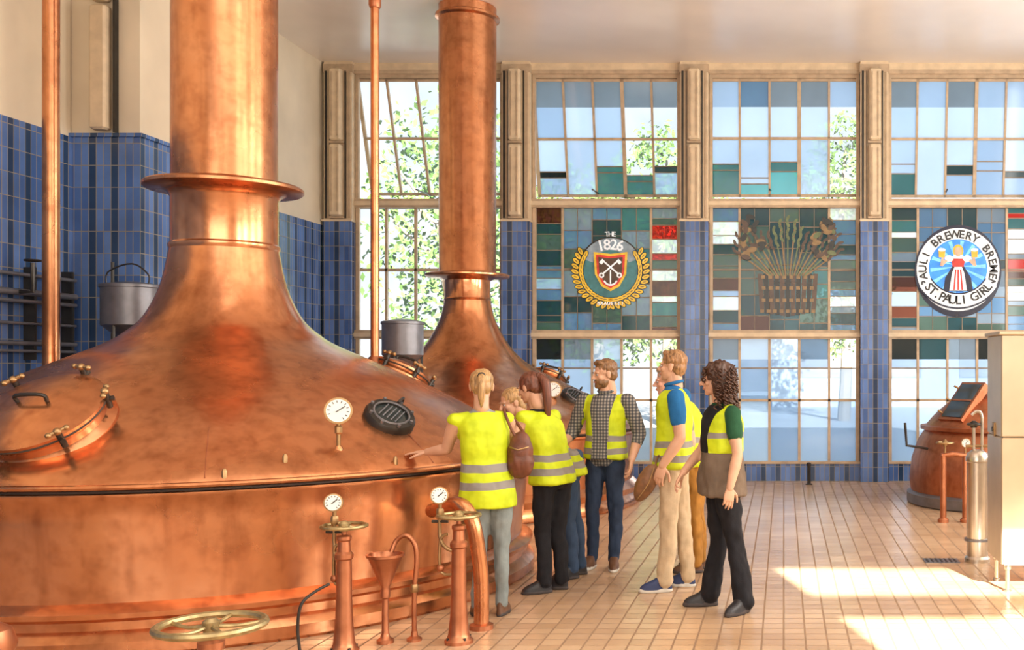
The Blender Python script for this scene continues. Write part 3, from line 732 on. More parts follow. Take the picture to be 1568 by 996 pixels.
# right side: steel cabinet, filter housing, copper stand pipe
b=MB(); x0,x1,y0,y1=1.625,2.75,7.80,8.33; c=V((x0,y0,0))
b.box((x0,y0,0.21),(x1,y1,1.16),'steel_w',0.008); b.box((x0,y0,1.165),(x1,y1,1.93),'steel_w',0.008)
b.box((x0-0.02,y0-0.02,1.93),(x1+0.02,y1+0.02,1.955),'steel_w',0.004); b.box((x0+0.01,y0+0.01,1.15),(x1-0.01,y1-0.01,1.175),'iron')
for xx in (x0+0.06,x1-0.06):
    for yy in (y0+0.06,y1-0.06):
        b.lathe([(0.03,0),(0.03,0.012),(0.018,0.02),(0.016,0.16),(0.026,0.17),(0.026,0.215)],(xx,yy,0),'steel',16)
b.box((x0-0.012,y0+0.22,1.16),(x0+0.002,y0+0.30,1.26),'brass',0.003); b.cyl((x0-0.02,y0+0.26,1.21),(x0,y0+0.26,1.21),0.018,'iron')
b.box((x0+0.28,y0-0.006,0.30),(x0+0.285,y0+0.002,1.90),'iron'); b.box((x0+0.24,y0-0.03,0.95),(x0+0.26,y0-0.018,1.12),'steel'); b.box((x0+0.02,y0-0.012,0.21),(x1,y0+0.0,0.26),'steel')
b.build('steel_cabinet',c,angle=30)
c=V((1.68,9.07,0)); b=MB()
b.lathe([(0.11,0),(0.11,0.03),(0.092,0.05),(0.09,0.86),(0.10,0.87),(0.10,0.90),(0.085,0.94),(0.05,0.965),(0.02,0.97)],c,'steel',32)
b.tube([c+V((-0.03,0,0.95)),c+V((-0.03,0,1.18))],0.015,'steel',10); b.tube([c+V((0.04,0,0.95)),c+V((0.04,0,1.25)),c+V((0.0,0,1.3)),c+V((-0.05,0,1.27))],0.014,'steel',10,5)
b.tube([c+V((-0.10,0,1.0)),c+V((0.10,0,1.0))],0.013,'brass',8); wheel(b,c+V((-0.03,0,1.19)),0.05,'iron')
b.lathe([(0.112,0),(0.112,0.02)],c+V((0,0,0.18)),'steel_g',32)
b.build('steel_filter_housing',c)
c=V((1.73,11.33,0)); b=MB()
for dx in (0.0,0.24):
    b.tube([c+V((dx,0,0)),c+V((dx,0,0.72))],0.035,'copper_d',14); b.lathe([(0.06,0),(0.06,0.03),(0.04,0.05)],c+V((dx,0,0)),'copper_d',16)
b.tube([c+V((-0.02,0,0.72)),c+V((0.1,0,0.74)),c+V((0.26,0,0.72))],0.028,'copper_d',12)
b.cyl(c+V((0.02,0,0.7)),c+V((0.02,0,0.9)),0.012,'brass'); wheel(b,c+V((0.02,0,0.86)),0.09,'brass'); gauge(b,c+V((0.24,-0.02,0.86)),0.05,(0,-1,0)); b.cyl(c+V((0.24,0,0.7)),c+V((0.24,0,0.83)),0.01,'brass')
b.build('copper_stand_pipe',c)
b=MB(); b.box((1.22,8.98,0.0),(1.52,9.18,0.006),'steel_g')
for k in range(7): b.box((1.24+k*0.04,9.0,0.006),(1.255+k*0.04,9.16,0.010),'iron')
b.build('floor_drain',smooth=False)
c=V((0.36,14.9,0)); b=MB(); b.lathe([(0.05,0),(0.05,0.01),(0.025,0.02),(0.025,0.26),(0.032,0.27),(0.03,0.31),(0.005,0.32)],c,'iron',14); b.build('floor_post',c)

# ------------------------------------------------------------------ outside
M['ground']=pm('concrete_yard',(0.34,0.36,0.38),0.9,0,0.06,0.5)
M['leaf']=pm('leaves',(0.10,0.20,0.045),0.6,0,0.35,1.5)
M['bark']=pm('bark',(0.22,0.18,0.14),0.9)
M['facade']=pm('facade_render',(0.42,0.47,0.54),0.9,0,0.04)
b=MB(); b.box((-40,15.7,-0.3),(40,70,-0.05),'ground'); b.build('yard_ground',smooth=False)
def tree(c,h,cr,seed):
    rnd=random.Random(seed); c=V(c); b=MB()
    b.tube([c,c+V((0.1,0,h*0.3)),c+V((-0.1,0.1,h*0.6)),c+V((0.05,0,h*0.9))],[0.22,0.17,0.11,0.03],'bark',10,4)
    for k in range(9):
        a=rnd.uniform(0,6.28); z=h*rnd.uniform(0.35,0.7); d=V((math.cos(a),math.sin(a),0.6))*cr*0.8
        b.tube([c+V((0,0,z)),c+V((0,0,z))+d*0.5,c+V((0,0,z))+d+V((0,0,0.3))],[0.07,0.045,0.02],'bark',6)
    for k in range(3200):
        while True:
            p=V((rnd.uniform(-1,1),rnd.uniform(-1,1),rnd.uniform(-1,1)))
            if 0.25<p.length<1: break
        o=c+V((p.x*cr,p.y*cr,h*0.62+p.z*h*0.42))
        o+=V((noise.noise(o*1.2),noise.noise(o*1.2+V((5,0,0))),0))*0.7
        u=V((rnd.uniform(-1,1),rnd.uniform(-1,1),rnd.uniform(-1,1))).normalized(); w=u.orthogonal().normalized(); s=rnd.uniform(0.07,0.14)
        b.add([o-u*s,o+w*s*0.5,o+u*s,o-w*s*0.5],[(0,1,2,3)],'leaf')
    b.build('garden_tree',c,smooth=False)
tree((-8.5,27,-0.05),8.5,2.3,1); tree((-5.6,31,-0.05),7.5,2.4,2); tree((-3.4,30,-0.05),8.5,2.2,3); tree((1.9,33,-0.05),9.5,1.6,4)
b=MB(); b.box((-0.5,44,-0.05),(30,50,5.0),'facade')
for k in range(8): b.box((0.6+k*3.4,43.95,1.2),(2.4+k*3.4,44.0,3.4),'steel_g')
b.build('outbuilding',smooth=False)

# ------------------------------------------------------------------ people
def cloth(name,col,rough=0.85,bs=120,bstr=0.15): M[name]=pm(name,col,rough,0,0.14,9,bstr,bs,0.25); return name
M['skin']=pm('skin',(0.66,0.37,0.24),0.5,0,0.06,12); M['skin2']=pm('skin_rosy',(0.72,0.38,0.27),0.5,0,0.06,12)
M['lip']=pm('lips',(0.52,0.23,0.17),0.5); M['eyew']=pm('eye_white',(0.50,0.46,0.43),0.3,0,0.02); M['eyed']=pm('iris_dark',(0.05,0.04,0.03),0.2)
def hair(name,col):
    m,nt,b=newmat(name); oc=objcoord(nt)
    mp=nt.nodes.new('ShaderNodeMapping'); mp.inputs['Scale'].default_value=(90,90,9); nt.links.new(oc,mp.inputs[0])
    f=noise_(nt,mp.outputs[0],1.0,4)
    nt.links.new(ramp_(nt,f,[(0.3,tuple(c*0.5 for c in col)),(0.7,tuple(min(1,c*1.35) for c in col))]),b.inputs['Base Color'])
    b.inputs['Roughness'].default_value=0.42; bump_(nt,b,f,0.5,0.006); M[name]=m; return name
hair('hair_blonde',(0.46,0.27,0.11)); hair('hair_auburn',(0.16,0.05,0.025)); hair('hair_brown',(0.22,0.11,0.045)); hair('hair_sandy',(0.33,0.17,0.07)); hair('hair_dark',(0.07,0.028,0.015)); hair('hair_grey',(0.38,0.30,0.25))
cloth('denim_grey',(0.24,0.28,0.28)); cloth('trouser_black',(0.016,0.016,0.020)); cloth('denim_blue',(0.05,0.09,0.17)); cloth('denim_dark',(0.028,0.045,0.085)); cloth('chino_beige',(0.60,0.46,0.30)); cloth('mustard',(0.40,0.19,0.04))
cloth('shirt_blue',(0.02,0.14,0.36)); cloth('shirt_green',(0.02,0.085,0.04)); cloth('shirt_black',(0.018,0.018,0.02)); cloth('shirt_grey',(0.30,0.30,0.30)); cloth('jacket_taupe',(0.17,0.125,0.09)); 
M['shoe_brown']=pm('shoe_leather_brown',(0.13,0.06,0.03),0.45); M['shoe_black']=pm('shoe_leather_black',(0.02,0.02,0.025),0.4); M['shoe_navy']=pm('shoe_navy',(0.03,0.05,0.14),0.6); M['sole']=pm('shoe_sole',(0.7,0.68,0.62),0.6); M['sole_d']=pm('shoe_sole_dark',(0.06,0.05,0.05),0.6)
M['leather']=pm('bag_leather',(0.15,0.045,0.02),0.45,0,0.2,20,0.2); M['leather_tan']=pm('tan_leather',(0.22,0.10,0.04),0.5,0,0.2,20,0.2)
def plaid(name):
    m,nt,b=newmat(name); s=nt.nodes.new('ShaderNodeSeparateXYZ'); nt.links.new(objcoord(nt),s.inputs[0])
    def band(o,fq,w): return math_(nt,'LESS_THAN',math_(nt,'FRACT',math_(nt,'MULTIPLY',math_(nt,'ADD',o,10.0),fq)),w)
    c=mixrgb(nt,math_(nt,'MULTIPLY',band(s.outputs[0],38,0.5),0.75),(0.36,0.33,0.29),(0.04,0.05,0.07))
    c=mixrgb(nt,math_(nt,'MULTIPLY',band(s.outputs[2],38,0.5),0.65),c,(0.03,0.035,0.05))
    nt.links.new(c,b.inputs['Base Color']); b.inputs['Roughness'].default_value=0.9; M[name]=m
plaid('plaid')
def vestmat(name,bands):
    m,nt,b=newmat(name); oc=objcoord(nt); s=nt.nodes.new('ShaderNodeSeparateXYZ'); nt.links.new(oc,s.inputs[0])
    z=s.outputs[2]; tot=None
    wob=math_(nt,'MULTIPLY',math_(nt,'SUBTRACT',noise_(nt,oc,5,1),0.5),0.03)
    z=math_(nt,'ADD',z,wob)
    for z0,z1 in bands:
        k=math_(nt,'MULTIPLY',math_(nt,'GREATER_THAN',z,z0),math_(nt,'LESS_THAN',z,z1))
        tot=k if tot is None else math_(nt,'ADD',tot,k)
    f=noise_(nt,oc,9,3)
    y=ramp_(nt,f,[(0.3,(0.46,0.58,0.0)),(0.7,(0.66,0.78,0.01))])
    nt.links.new(mixrgb(nt,tot,y,(0.26,0.24,0.22)),b.inputs['Base Color'])
    b.inputs['Roughness'].default_value=0.65
    bump_(nt,b,noise_(nt,oc,7,2),0.65,0.04); M[name]=m; return name

def remesh(src,vox,it,dst,disp=None,post=None):
    me=src.mesh('tmp'); ob=bpy.data.objects.new('tmp',me); scene.collection.objects.link(ob)
    md=ob.modifiers.new('r','REMESH'); md.mode='VOXEL'; md.voxel_size=vox; md.adaptivity=0
    if it: sm=ob.modifiers.new('s','SMOOTH'); sm.factor=0.5; sm.iterations=it
    dg=bpy.context.evaluated_depsgraph_get(); dg.update()
    nm=bpy.data.meshes.new_from_object(ob.evaluated_get(dg))
    bvh=BVHTree.FromPolygons(src.v,src.f)
    vs=[v.co.copy() for v in nm.vertices]; nr=[v.normal.copy() for v in nm.vertices]
    if disp:
        for i,p in enumerate(vs):
            h=bvh.find_nearest(p)
            k=src.mats[src.m[h[2]]]
            if k in disp:
                a,sc=disp[k]
                q=V((p.x*sc,p.y*sc,p.z*sc*0.6))
                vs[i]=p+nr[i]*a*(noise.noise(q)+0.5*noise.noise(q*2.1+V((3,1,7))))
    keys=[]; em={}
    for pi,p in enumerate(nm.polygons):
        h=bvh.find_nearest(p.center); key=src.mats[src.m[h[2]]]
        if post: key=post(p.center,p.normal,key)
        keys.append(key)
        for e in p.edge_keys: em.setdefault(e,[]).append(pi)
    # drop single-face specks, then relax seams between garments so hems run clean
    for it_ in range(2):
        nk=list(keys)
        for pi,p in enumerate(nm.polygons):
            c={}
            for e in p.edge_keys:
                for q in em[e]:
                    if q!=pi: c[keys[q]]=c.get(keys[q],0)+1
            if c:
                b_=max(c,key=c.get)
                if b_!=keys[pi] and c[b_]>=3: nk[pi]=b_
        keys=nk
    nb={}
    for e,fs_ in em.items():
        if len(fs_)==2 and keys[fs_[0]]!=keys[fs_[1]]:
            nb.setdefault(e[0],set()).add(e[1]); nb.setdefault(e[1],set()).add(e[0])
    for it_ in range(5):
        new={}
        for i,n_ in nb.items():
            a=V((0,0,0))
            for j in n_: a+=vs[j]
            new[i]=vs[i]*0.4+a/len(n_)*0.6
        for i,q in new.items(): vs[i]=q
    o=len(dst.v); dst.v.extend(vs)
    for pi,p in enumerate(nm.polygons):
        dst.f.append([i+o for i in p.vertices]); dst.m.append(dst.mi(keys[pi]))
    bpy.data.objects.remove(ob); bpy.data.meshes.remove(me); bpy.data.meshes.remove(nm)

def mk_hand(dst,w,d,pn,thumb,curl,skin,sc=1.0):
    """w wrist, d direction of fingers, pn direction the palm faces, thumb lateral dir sign"""
    w=V(w); d=V(d).normalized(); pn=V(pn); pn=(pn-d*pn.dot(d)).normalized(); l=d.cross(pn)*thumb
    s=MB(); rr=[]
    for t,a,bb in ((-0.03,0.024,0.020),(0.0,0.026,0.018),(0.02,0.032,0.017),(0.05,0.040,0.016),(0.08,0.041,0.014),(0.093,0.036,0.011)):
        c=w+d*t*sc
        rr.append([c+(l*a*math.cos(x)+pn*bb*math.sin(x))*sc for x in [2*math.pi*j/14 for j in range(14)]])
    if thumb<0: rr=[list(reversed(r)) for r in rr]
    s.rings(rr,skin)
    for i,(off,ln,b0) in enumerate(((0.031,0.070,0.084),(0.0105,0.079,0.090),(-0.0105,0.073,0.088),(-0.030,0.057,0.080))):
        p=w+(d*b0+l*off)*sc; a=curl*0.35
        for q,fr in enumerate((0.45,0.30,0.25)):
            dd=(d*math.cos(a)+pn*math.sin(a)+l*off*1.2).normalized()
            p2=p+dd*ln*fr*sc; r=(0.0092-0.0009*q)*sc
            s.cap2(p,p2,r,r*0.93,skin,8); p=p2; a+=curl*(0.55+0.08*i)
    p=w+(d*0.018+l*0.026+pn*0.004)*sc; 
    for dd,ln,r in (((d*0.62+l*0.72+pn*0.25),0.042,0.0125),((d*0.85+l*0.38+pn*0.35),0.032,0.0105),((d*0.95+l*0.15+pn*0.4),0.026,0.0092)):
        dd=dd.normalized(); p2=p+dd*ln*sc; s.cap2(p,p2,r*sc,r*0.92*sc,skin,8); p=p2
    remesh(s,0.0042,1,dst)

def mk_head(dst,HC,f,skin,hairkey,style,sc=1.0,beard=None,rnd=None):
    f=V(f).normalized(); r=f.cross(V((0,0,1))).normalized(); u=r.cross(f).normalized()
    Q=Matrix((r,f,u)).transposed(); HC=V(HC)
    P=lambda x,y,z: HC+Q@V((x,y,z))*sc
    s=MB(); E=lambda c,rad,k=skin,rot=Q: s.ell(P(*c),[q*sc for q in rad],k,rot,18,12)
    E((0,-0.012,0.035),(0.075,0.094,0.082)); E((0,0.018,-0.03),(0.061,0.070,0.082)); E((0,0.060,-0.092),(0.026,0.022,0.020))
    E((0,0.035,-0.075),(0.046,0.046,0.034))
    E((0,0.078,0.020),(0.050,0.013,0.011)); E((0.040,0.058,-0.022),(0.021,0.021,0.019)); E((-0.040,0.058,-0.022),(0.021,0.021,0.019))
    s.cap2(P(0,0.086,0.012),P(0,0.108,-0.026),0.0085*sc,0.0125*sc,skin,10); E((0.012,0.096,-0.031),(0.008,0.009,0.007)); E((-0.012,0.096,-0.031),(0.008,0.009,0.007))
    E((0,0.087,-0.056),(0.024,0.010,0.0065),'lip'); E((0,0.085,-0.065),(0.020,0.010,0.006),'lip')
    for sx in (-1,1):
        E((sx*0.076,-0.006,-0.004),(0.010,0.019,0.032)); E((sx*0.080,-0.012,0.006),(0.008,0.015,0.020))
    s.cap2(P(0,-0.025,-0.05),P(0,-0.04,-0.15),0.052*sc,0.052*sc,skin,16)
    remesh(s,0.005,2,dst)
    for sx in (-1,1):
        dst.ell(P(sx*0.030,0.0795,0.002),(0.0125*sc,0.009*sc,0.008*sc),'eyew',Q,10,8)
        dst.ell(P(sx*0.030,0.0865,0.002),(0.0055*sc,0.0035*sc,0.0058*sc),'eyed',Q,8,6)
        dst.ell(P(sx*0.031,0.0895,0.0205),(0.019*sc,0.005*sc,0.0042*sc),beard or hairkey,Q,8,6)
    h=MB(); H=lambda c,rad: h.ell(P(*c),[q*sc for q in rad],hairkey,Q,18,12)
    if style=='short':
        H((0,-0.020,0.052),(0.083,0.096,0.082)); H((0,-0.050,0.0),(0.076,0.058,0.075)); H((0,0.045,0.098),(0.055,0.038,0.026))
    elif style in('pony','pony_long'):
        H((0,-0.022,0.045),(0.083,0.096,0.084)); H((0,-0.055,0.0),(0.074,0.055,0.072)); H((0.058,-0.01,0.02),(0.026,0.06,0.05)); H((-0.058,-0.01,0.02),(0.026,0.06,0.05))
    elif style=='bob':
        H((0,-0.022,0.045),(0.086,0.098,0.084)); H((0,-0.055,-0.03),(0.082,0.062,0.10))
    elif style=='curly':
        H((0,-0.03,0.05),(0.10,0.105,0.09)); H((0,-0.07,-0.04),(0.115,0.075,0.13)); H((0,-0.09,-0.14),(0.12,0.06,0.10)); H((0.085,-0.03,-0.05),(0.035,0.055,0.11)); H((-0.085,-0.03,-0.05),(0.035,0.055,0.11))
    amp=0.02 if style=='curly' else (0.004 if style!='short' else 0.007)
    remesh(h,0.0065,1,dst,{hairkey:(amp,28 if style=='curly' else 45)})
    if style=='pony':
        b0=P(0,-0.105,0.05); dst.tube([P(0,-0.09,0.055),b0+V((0,0,0.01)),b0-f*0.03+V((0,0,-0.05)),b0-f*0.03+V((0,0,-0.14)),b0-f*0.01+V((0,0,-0.20))],[0.018,0.024,0.028,0.022,0.004],hairkey,12,4)
        dst.torus(b0+V((0,0,0.012)),(b0-P(0,-0.09,0.055)),0.022,0.006,'black',14,6)
    if style=='pony_long':
        b0=P(0,-0.11,0.055); dst.tube([P(0,-0.09,0.06),b0+V((0,0,0.01)),b0-f*0.055+V((0,0,-0.06)),b0-f*0.07+V((0,0,-0.19)),b0-f*0.075+V((0,0,-0.30)),b0-f*0.07+V((0,0,-0.36))],[0.018,0.028,0.036,0.032,0.020,0.003],hairkey,14,4)
        dst.torus(b0+V((0,0,0.012)),(b0-P(0,-0.09,0.06)),0.024,0.007,'leather',14,6)
    if style=='curly':
        rnd=random.Random(5)
        for k in range(170):
            a=rnd.uniform(0,2*math.pi); z=rnd.uniform(-0.16,0.10)
            front=math.sin(a)
            if front>0.35 and z<0.085: continue
            o=P(math.cos(a)*0.112,-0.035+math.sin(a)*0.10,z); L=rnd.uniform(0.06,0.14); rr=rnd.uniform(0.008,0.014); ph=rnd.uniform(0,6); pts=[]
            for i in range(22):
                t=i/21; pts.append(o+Q@V((math.cos(a),math.sin(a)*0.8,0))*(0.012+0.02*t)+V((rr*math.cos(ph+t*18),rr*math.sin(ph+t*18),-L*t)))
            dst.tube(pts,0.0045,hairkey,5)
    if beard:
        g=MB(); g.ell(P(0,0.026,-0.062),(0.064*sc,0.066*sc,0.056*sc),beard,Q,18,12); g.ell(P(0,0.066,-0.092),(0.034*sc,0.028*sc,0.026*sc),beard,Q,14,10)
        g.ell(P(0,0.090,-0.046),(0.026*sc,0.009*sc,0.006*sc),beard,Q,12,8)
        remesh(g,0.006,1,dst,{beard:(0.005,60)})
        dst.ell(P(0,0.0965,-0.057),(0.019*sc,0.006*sc,0.005*sc),'lip',Q,10,8)

def shoe(s,A,fd,up,sole,sc=1.0):
    fd=V(fd).normalized(); A=V(A); r=fd.cross(V((0,0,1))); Q=Matrix((r,fd,V((0,0,1)))).transposed()
    base=V((A.x,A.y,0))
    def ol(w,front,back,z,n=20):
        out=[]
        for j in range(n):
            t=2*math.pi*j/n; y=math.sin(t); x=math.cos(t)
            yy=(front*y if y>0 else back*y); ww=w*(1.0 if y>0 else 0.82)
            out.append(base+Q@V((x*ww*sc*(abs(x)**-0.15 if abs(x)>0.01 else 1),(yy+0.045)*sc,z*sc)))
        return out
    s.rings([ol(0.046,0.145,0.105,0.0),ol(0.049,0.150,0.110,0.010),ol(0.048,0.148,0.108,0.026)],sole)
    s.rings([ol(0.045,0.142,0.104,0.022),ol(0.045,0.138,0.104,0.045),ol(0.042,0.110,0.102,0.065),ol(0.038,0.06,0.098,0.085),ol(0.036,0.02,0.094,0.105)],up)

def person(name,org,J,f,fh,sty):
    O=V((org[0],org[1],0)); f=V((f[0],f[1],0)).normalized(); rt=V((f.y,-f.x,0))
    W=lambda p: O+V(p)
    P=W(J['P']); N=W(J['N']); HC=W(J['HC'])
    k=sty.get('k',1.0); fem=sty.get('fem',False)
    skin=sty.get('skin','skin'); shirt=sty['shirt']; vest=sty['vest']; tr=sty['tr']
    body=MB()
    spine=N-P
    def ctr(t):
        if t<0: return P+V((0,0,spine.z*t))
        return P.lerp(N,t)
    def loft(levels,key,grow=0.0):
        rr=[]
        for t,a,bb in levels:
            c=ctr(t); rr.append([c+rt*(a+grow)*k*math.copysign(abs(math.cos(x))**0.85,math.cos(x))+f*(bb+grow)*k*math.copysign(abs(math.sin(x))**0.9,math.sin(x)) for x in [2*math.pi*j/28 for j in range(28)]])
        body.rings(rr,key)
    sh=0.165 if fem else 0.185
    waist=(0.132,0.098) if fem else (0.148,0.11)
    base=[(-0.12,0.14,0.10),(0.0,0.160,0.112),(0.12,0.155,0.11),(0.34,waist[0],waist[1]),(0.55,0.15,0.115),(0.74,sh-0.005,0.118),(0.86,sh-0.01,0.10),(0.94,0.115,0.075),(1.0,0.065,0.06)]
    loft(base,shirt)
    if fem:
        for sx in (-1,1): body.ell(ctr(0.66)+f*0.085*k+rt*sx*0.065*k,(0.055,0.055,0.055),shirt if not vest else vest)
    prr=[]
    for t,a,bb in ((-0.10,0.08,0.07),(-0.06,0.15,0.105),(0.0,0.168,0.122),(0.06,0.160,0.116),(0.12,0.145,0.10),(0.14,0.11,0.08)):
        c=P+V((0,0,t)); prr.append([c+rt*a*k*math.cos(x)+f*(bb*k*math.sin(x)-0.010) for x in [2*math.pi*j/24 for j in range(24)]])
    body.rings(prr,tr)
    lw=sty.get('leg',(0.092,0.060,0.056,0.050))
    for sd,K,A in ((1,'RK','RA'),(-1,'LK','LA')):
        hp=P+rt*sd*0.083*k+V((0,0,-0.045)); kn=W(J[K]); an=W(J[A])
        mid=hp.lerp(kn,0.5)
        body.cap2(hp,mid,lw[0]*k,lw[0]*k*0.88,tr); body.cap2(mid,kn,lw[0]*k*0.88,lw[1]*k,tr)
        cf=kn.lerp(an,0.35)-f*0.012
        body.cap2(kn,cf,lw[1]*k,lw[2]*k*1.03,tr); 
        hem=an+V((0,0,-0.005))
        body.cap2(cf,hem,lw[2]*k*1.03,lw[3]*k,tr)
        shoe(body,an,J['RF' if sd>0 else 'LF'],sty['shoe'],sty.get('sole','sole_d'),sty.get('shs',1.0))
    ar=(0.046,0.040,0.026) if fem else (0.054,0.046,0.031)
    for sd,S,Ej,Wj in ((1,'RS','RE','RW'),(-1,'LS','LE','LW')):
        s_=W(J[S]); e_=W(J[Ej]); w_=W(J[Wj])
        body.cap2(ctr(0.86)+rt*sd*0.06*k,s_,0.062*k,0.052*k,vest or shirt)
        sl=sty.get('sleeve',0.5)
        if sl>0:
            en=s_.lerp(e_,min(1,sl)); body.cap2(s_,en,(ar[0]+0.012),(ar[0]+0.010)-0.004*sl,shirt)
            if sl>1: body.cap2(e_,e_.lerp(w_,sl-1),ar[1]+0.010,ar[1]*0.9+0.008,shirt)
        body.cap2(s_,s_.lerp(e_,0.45),ar[0],ar[0]*0.98,skin); body.cap2(s_.lerp(e_,0.45),e_,ar[0]*0.98,ar[1]*0.92,skin)
        body.cap2(e_,e_.lerp(w_,0.3),ar[1]*0.92,ar[1],skin); body.cap2(e_.lerp(w_,0.3),w_,ar[1],ar[2],skin)
    body.cap2(N-V((0,0,0.05)),HC+(N-HC)*0.35-V((0,0,0)),0.055*k,0.052*k,skin)
    vd={}
    if vest:
        ht=(sty['hem_z']-P.z)/spine.z
        w1=waist[0]+0.03
        lv=[(ht,0.196,0.158),(ht+0.02,0.198,0.160),(max(0.04,ht+0.12),0.192,0.152),(0.34,w1,0.134),(0.55,0.168,0.140),(0.74,sh+0.012,0.138),(0.86,sh-0.002,0.118),(0.93,0.125,0.094),(0.965,0.085,0.077)]
        lv=[l for i,l in enumerate(lv) if i<2 or l[0]>ht+0.05]
        if sty.get('split'):
            up=[l for l in lv if l[0]>=0.34]; loft(up,vest,0.004); loft([l for l in lv if l[0]<=0.4],sty['split'],0.006)
        else: loft(lv,vest,0.0)
        vd[vest]=(0.014,7.5)
    vd[shirt]=(0.006,14)
    if sty.get('split'): vd[sty['split']]=(0.014,12)
    vd[tr]=(0.013,13)
    gap=sty.get('gap',0)
    def post(c,n,key):
        t=(c.z-P.z)/spine.z
        if key in (tr,shirt) and vest and c.z>sty['hem_z']+0.03 and t<0.6:
            q=c-ctr(t)
            if abs(q.dot(rt))<0.2 and abs(q.dot(f))<0.17: key=sty.get('split') or vest
        if key==vest and gap:
            q=c-ctr(min(t,1.0)); la=q.dot(rt); fo=q.dot(f)
            g=gap*(1.0+ 0.5*max(0.0,min(1.0,(t-0.55)/0.3)))
            if fo>0.02 and abs(la)<g: return sty.get('inner',shirt)
        return key
    dst=MB()
    remesh(body,0.0095,3,dst,vd,post)
    for sd,Wj,Hj in ((1,'RW','RH'),(-1,'LW','LH')):
        d,pn,curl=J[Hj]; mk_hand(dst,W(J[Wj]),d,pn,1 if sd<0 else -1,curl,skin,0.92 if fem else 1.02)
    mk_head(dst,HC,fh,skin,sty['hair'],sty['hs'],sty.get('hsc',0.96 if fem else 1.0),sty.get('beard'))
    if sty.get('collar'):
        dst.torus(N+V((0,0,0.02)),(f*0.25+V((0,0,1))),0.066*k,0.013,shirt,24,8)
    return dst.build(name,O,angle=180)

vA=vestmat('vest_a',[(0.985,1.04),(0.865,0.92)]); vB=vestmat('vest_b',[(0.99,1.04),(0.885,0.94)]); vC=vestmat('vest_c',[(1.07,1.12),(0.965,1.015)]); vD=vestmat('vest_d',[(1.085,1.135),(0.98,1.03)]); vE=vestmat('vest_e',[(1.20,1.24)])
dn=V((0,0,-1))
person('woman_blonde_ponytail',(-2.02,7.10),dict(P=(.01,0,.88),N=(-.035,0,1.40),HC=(-.04,.025,1.555),LS=(-.185,-.085,1.335),RS=(.115,.09,1.335),LE=(-.27,.0,1.13),LW=(-.43,.07,1.105),RE=(.17,.22,1.12),RW=(.03,.36,1.1),
  LK=(-.05,.03,.46),RK=(.095,.03,.46),LA=(-.05,-.03,.09),RA=(.10,.0,.09),LF=(-.4,.9,0),RF=(.0,1,0),LH=((-.95,.15,-.06),dn,0.2),RH=((-.6,.6,-.1),dn,0.5)),
  (-.5,.86),(-.25,.9,-.12),dict(fem=True,shirt='shirt_grey',vest=vA,tr='denim_grey',shoe='shoe_brown',sleeve=0,hem_z=.74,hair='hair_blonde',hs='pony',leg=(.088,.056,.050,.042),k=.96,shs=.92))
person('woman_auburn_ponytail',(-1.766,7.85),dict(P=(.03,0,.87),N=(-.08,.03,1.37),HC=(-.15,.04,1.53),LS=(-.17,-.115,1.31),RS=(.0,.175,1.31),LE=(-.25,-.09,1.06),LW=(-.40,.02,1.13),RE=(-.1,.28,1.08),RW=(-.3,.27,1.12),
  LK=(-.045,-.03,.46),RK=(.05,.07,.46),LA=(-.015,-.05,.09),RA=(.08,.08,.09),LF=(-.9,-.35,0),RF=(-.9,.2,0),LH=((-.95,.1,-.1),dn,0.3),RH=((-.95,-.1,-.1),dn,0.4)),
  (-.85,.5),(-.85,.35,-.25),dict(fem=True,shirt='shirt_black',vest=vB,tr='trouser_black',shoe='shoe_black',sole='sole_d',sleeve=0,hem_z=.82,hair='hair_auburn',hs='pony_long',k=.98,shs=.92,leg=(.092,.062,.058,.056)))
person('woman_leaning_over_kettle',(-1.68,8.40),dict(P=(-.05,0,.88),N=(-.36,-.01,1.26),HC=(-.50,-.03,1.40),LS=(-.31,-.16,1.20),RS=(-.40,.15,1.20),LE=(-.44,-.19,1.0),LW=(-.58,-.12,1.14),RE=(-.50,.22,1.0),RW=(-.64,.18,1.14),
  LK=(-.04,-.09,.46),RK=(-.02,.09,.46),LA=(.0,-.08,.09),RA=(.03,.09,.09),LF=(-.8,-.5,0),RF=(-.9,-.1,0),LH=((-.95,.1,-.1),dn,0.3),RH=((-.95,-.1,-.1),dn,0.3)),
  (-.95,-.3),(-.75,-.6,-.25),dict(fem=True,shirt='shirt_grey',vest=vB,tr='denim_blue',shoe='shoe_black',sleeve=.4,hem_z=.83,hair='hair_blonde',hs='bob',k=.96,shs=.92))
person('bearded_man_plaid_shirt',(-1.50,8.78),dict(P=(0,0,.93),N=(.01,0,1.47),HC=(0.0,-.02,1.625),RS=(-.185,.055,1.405),LS=(.20,-.055,1.405),RE=(-.27,.03,1.15),RW=(-.34,-.13,1.03),LE=(.29,.0,1.13),LW=(.24,-.12,.92),
  RK=(-.10,-.04,.49),LK=(.095,-.04,.49),RA=(-.11,0,.09),LA=(.08,-.05,.09),RF=(-.25,-1,0),LF=(.15,-1,0),RH=((-.6,-.4,-.4),dn,0.4),LH=((-.1,-.15,-1),(-1,0,0),0.7)),
  (-.2,-.98),(-.85,-.5,-.08),dict(shirt='plaid',vest=vC,gap=.07,tr='denim_dark',shoe='shoe_brown',sole='sole',sleeve=1.35,hem_z=.92,hair='hair_brown',hs='short',beard='hair_brown',k=.97,collar=True))
